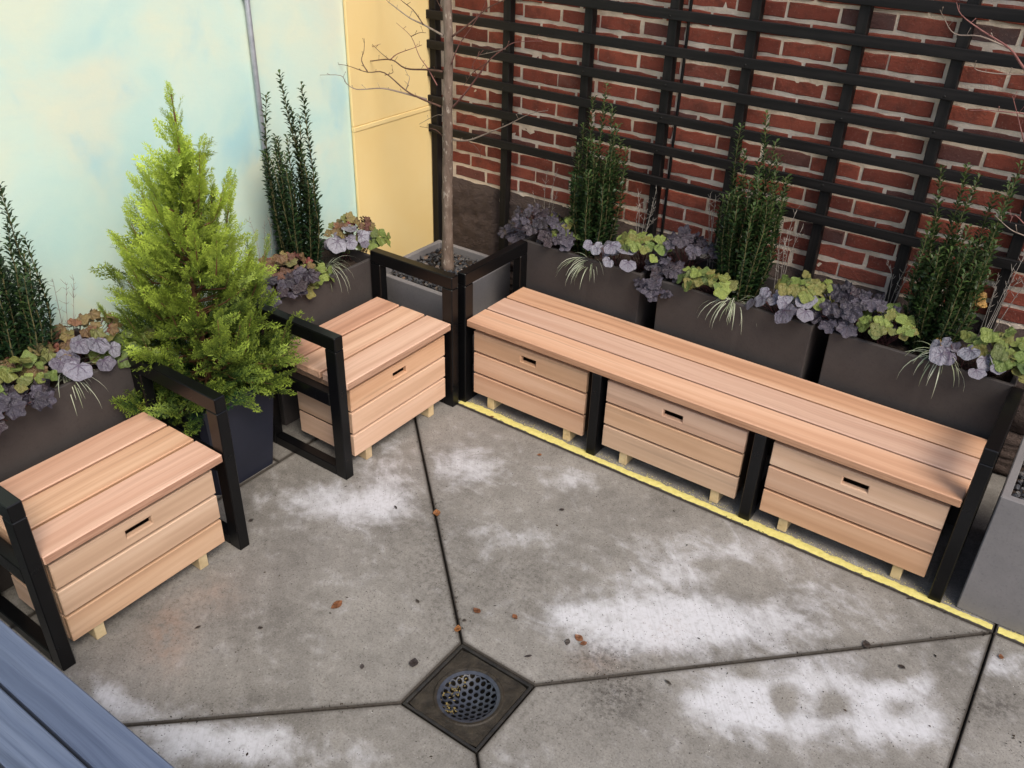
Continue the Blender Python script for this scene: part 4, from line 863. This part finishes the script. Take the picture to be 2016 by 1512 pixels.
for pk, items in CLUSTERS.items():
    out = (0, -1, 0) if pk[0] == 'P' else (1, 0, 0); rz = {'P': PL - .05, 'C': .55}[pk[0]] if pk != 'C1' else .59
    seen = {}; pur = [c for k, c in items if k == 'purple']
    if pk == 'P3': items = [i for n_, i in enumerate(items) if n_ != 5]; extra = CLUSTERS['P3'][5][1]
    done = False
    for k, c in items:
        sd += 1; i = seen.get(k, 0); seen[k] = i + 1
        if k == 'purple':
            if not done: heuchera('purple', f"{DESC['purple']} at the left of the {PLACE[pk]}", pur, out, sd, rz); done = True
        elif k == 'grass': sedge(f'arching pale striped sedge tuft over the rim of the {PLACE[pk]}', c, out, sd)
        elif k == 'dry': sprig(f'dried pale twiggy sprig {DW[(pk, i)]} in the {PLACE[pk]}', (c[0], c[1], max(rz, c[2] - .08)), sd, 6 if i else 4, (.14, .30) if pk[0] == 'P' else (.16, .28), lean=((.15, 0) if pk == 'P3' else (0, 0)))
        else:
            w = WHERE.get((pk, k, i)); lab = f"{DESC[k]} {w + ', ' if w else ''}in the {PLACE[pk]}"
            cs = [c] + ([extra] if pk == 'P3' and k == 'lime' and i == 1 else []); heuchera(k, lab, cs, out, sd, rz)

# ---- bare trees
def tree(label, base, trunk, branches, bm_mat, r0=.027):
    t = thing('bare_tree', label, 'tree', base); b = Vector(base)
    path = smooth_path([Vector(p) - b for p in trunk], 6); n = len(path); rn = random.Random(31)
    MB().tube(path, [r0 * (1.35 - .35 * min(1, k / 3)) * (1 - .45 * k / n) * rn.uniform(.95, 1.06) for k in range(n)], 12).build('trunk', M['bark'], t)
    for i, br in enumerate(branches):
        L = len(br); r = .0052 if L >= 6 else (.0030 if L > 3 else .0022)
        pts = [Vector(p) - b for p in br]
        for k in range(1, L): pts[k] = pts[k] + Vector((rn.gauss(0, .004), rn.gauss(0, .004), rn.gauss(0, .004)))
        p = smooth_path(pts, 4); m = MB().tube(p, [r - (r - .0009) * (k / (len(p) - 1)) ** .8 for k in range(len(p))], 5)
        for k in range(2, len(p), 3 if L >= 6 else 4):                         # buds and short spurs
            dd = Vector((rn.gauss(0, .6), rn.gauss(0, .6), .8)).normalized() * rn.uniform(.006, .03)
            m.tube([p[k], p[k] + dd * .9, p[k] + dd], [.0011, .0008, .0011], 4)
            if rn.random() < .5: m.tube([p[k] + dd * .9, p[k] + dd * 1.12], [.0020, .0012], 4)
        m.build('branch', bm_mat[i % len(bm_mat)], t)
        tp = p[-1]; 
tree('slender bare tree with mottled bark standing in the corner planter by the yellow door', (-.43, .40, .41), [(-.43, .40, .40), (-.428, .400, .75), (-.424, .402, 1.0), (-.420, .400, 1.22), (-.412, .402, 1.45), (-.416, .400, 1.66), (-.405, .405, 2.0), (-.42, .40, 2.4)], BRANCHES, [M['twig'], M['greytwig'], M['twig'], M['redtwig']])
tree('bare red-twigged tree at the right edge, twigs reaching over the trellis', (2.47, .38, .46), [(2.47, .38, .45), (2.48, .39, 1.0), (2.47, .39, 1.6), (2.48, .40, 2.4)],
     TWIGS + [[(2.474, .39, 1.40), (2.30, .39, 1.50), TWIGS[0][0]], [(2.474, .39, 1.2), (2.3, .39, 1.28), TWIGS[2][0]], [(2.476, .386, .85), (2.25, .39, .95), TWIGS[3][0]]], [M['redtwig'], M['greytwig']], .018)

# ------------------------------------------------------------------ blue table in the near left corner
tb = thing('picnic_table', 'blue-grey stained plank table cutting across the lower left corner', 'table', (.25, -2.60, 0))
for k in range(8):
    y = -2.202 - .0965 * k + 2.60
    cbox('plank', (-1.25, y - .0895, .682), (1.3, y, .720), M['bluewood'], tb, .003)
for x in (-1.0, 1.0):
    cbox('leg', (x - .035, .27, .0), (x + .035, .34, .642), M['bluewood'], tb, .003)
    cbox('leg', (x - .035, -.30, .0), (x + .035, -.23, .642), M['bluewood'], tb, .003)
    cbox('crosspiece', (x - .036, -.34, .643), (x + .036, .36, .681), M['bluewood'], tb, .003)

# ------------------------------------------------------------------ fallen leaves and litter
def oval_leaf(rn):
    n = 6; vs = []; c1 = rn.uniform(.1, .4)
    for i in range(n + 1):
        f = i / n; w = .34 * math.sin(math.pi * f ** .85) + .004; z = c1 * (f - .5) ** 2
        vs += [(-w, f - .5, z + .12 * w), (0, f - .5, z), (w, f - .5, z + .10 * w)]
    return vs, [(3 * i + k, 3 * i + k + 1, 3 * i + k + 4, 3 * i + k + 3) for i in range(n) for k in range(2)]
rn = random.Random(12); LB = [MB().add(*oval_leaf(rn), 0., True).mesh('fallen_leaf', M['brownleaf']) for _ in range(3)]; LD = [MB().add(*oval_leaf(rn), 0., True).mesh('fallen_leaf', M['darkleaf']) for _ in range(2)]
LL = ['large brown fallen leaf on the bare concrete before the front chair', 'orange leaf caught in the joint above the drain', 'red-brown oval leaf lying just above the drain', 'small red leaf right of the oval one above the drain', 'orange leaf at the upper corner of the floor drain',
      'orange curled leaf at the edge of the white patch right of the drain', 'small orange scrap beside the curled leaf right of the drain', 'dark scrap left of the curled leaf right of the drain', 'grey-brown pointed leaf just left of the floor drain', 'tiny brown leaf left of the drain near the pointed one',
      'thin dark leaf sliver between the front chair and the long joint', 'thin dark leaf on the white patch before the corner chair', 'tiny green-brown leaf above the drain corner', 'small dark leaf on the concrete before the first drawer', 'dark leaf stem right of the drain top corner',
      'dark red shrivelled leaf on the joint near the right bench leg', 'small red leaf under the yellow line at the first drawer', 'small brown leaf before the second bench leg', 'tiny dark leaf right of the front chair frame', 'tiny dark leaf before the front chair drawer',
      'brown twig-like leaf below the right-hand joint', 'dark thin leaf beside the yellow line near the last drawer', 'small leaf at the lower right beyond the joint', 'tiny dark leaf before the lower corner of the front chair', 'dark leaf crumb on the large white patch at lower right']
for i, (((x, y, _z), s), lab) in enumerate(zip([((*p[:2], 0), s) for p, s in LEAVES], LL)):
    dark = any(w in lab for w in ('dark', 'grey', 'tiny', 'thin', 'twig')); me = rn.choice(LD if dark else LB); L = s * .0023 * (1.25 if s < 10 else 1)
    o = link('fallen_leaf', me, None, (x, y, .005), (rn.gauss(0, .12), rn.gauss(0, .12), rn.uniform(0, 6.28)), label=lab, category='leaf', group='fallen leaves on the concrete')
    o.scale = (L * (.55 if 'thin' in lab or 'stem' in lab or 'twig' in lab else 1), L, L)
vs, fs = lobed(rn, 5, .2)
am = MB().add(vs, fs, 0., True).mesh('dead_leaf', M['amber'])
for p, e, s, lab in (((1.835, .66, .83), (1.2, .5, .2), .040, 'yellow dead leaf hanging in the right-hand holly'), ((1.80, .56, .665), (.6, .1, 1.4), .045, 'curled amber dead leaf lying beside the foot of the right-hand holly'), ((1.985, .855, .92), (1.3, .2, .4), .028, 'pinkish dried leaf caught on the trellis at the right edge')):
    o = link('dead_leaf', am, None, p, e, label=lab, category='leaf', group='dead leaves caught in the plants'); o.scale = (s, s, s)
m = MB(); rn = random.Random(44)
def crumb(x, y, s):
    t = rn.uniform(0, 6.28); d = Vector((math.cos(t), math.sin(t), 0)) * s; e = Vector((-d.y, d.x, 0)) * rn.uniform(.2, .6); p = Vector((x, y, .0015)); z = Vector((0, 0, rn.uniform(.0005, .003)))
    m.add([p - d, p - e + z, p + d, p + e + z], [(0, 1, 2, 3)], rn.random())
for i in range(1700):
    crumb(rn.uniform(-.3, 3.2), rn.uniform(-2.4, -.03), rn.uniform(.0013, .0036) * (2.2 if rn.random() < .07 else 1))
def along(a, b, n, sp):
    for i in range(n):
        f = rn.random(); 
        if math.sin(f * 23) + rn.gauss(0, .6) < 0: continue
        crumb(a[0] + (b[0] - a[0]) * f + rn.gauss(0, sp), a[1] + (b[1] - a[1]) * f + rn.gauss(0, sp), rn.uniform(.0015, .005))
for a, b in zip(P, Q): along(a, b, 260, .010)
along((X1, Y0), (X1, Y1), 200, .014); along((0, Y1), (X1, Y1), 240, .006)
for i in range(150): crumb(rn.gauss(2.50, .05), rn.gauss(-.47, .03), rn.uniform(.002, .006))
for i in range(160): crumb(rn.gauss(1.36, .06), rn.gauss(-.98, .05), rn.uniform(.0012, .003))
m.build('leaf_litter', M['litter'], kind='stuff', label='dark crumbs of leaf litter scattered over the concrete', category='litter')
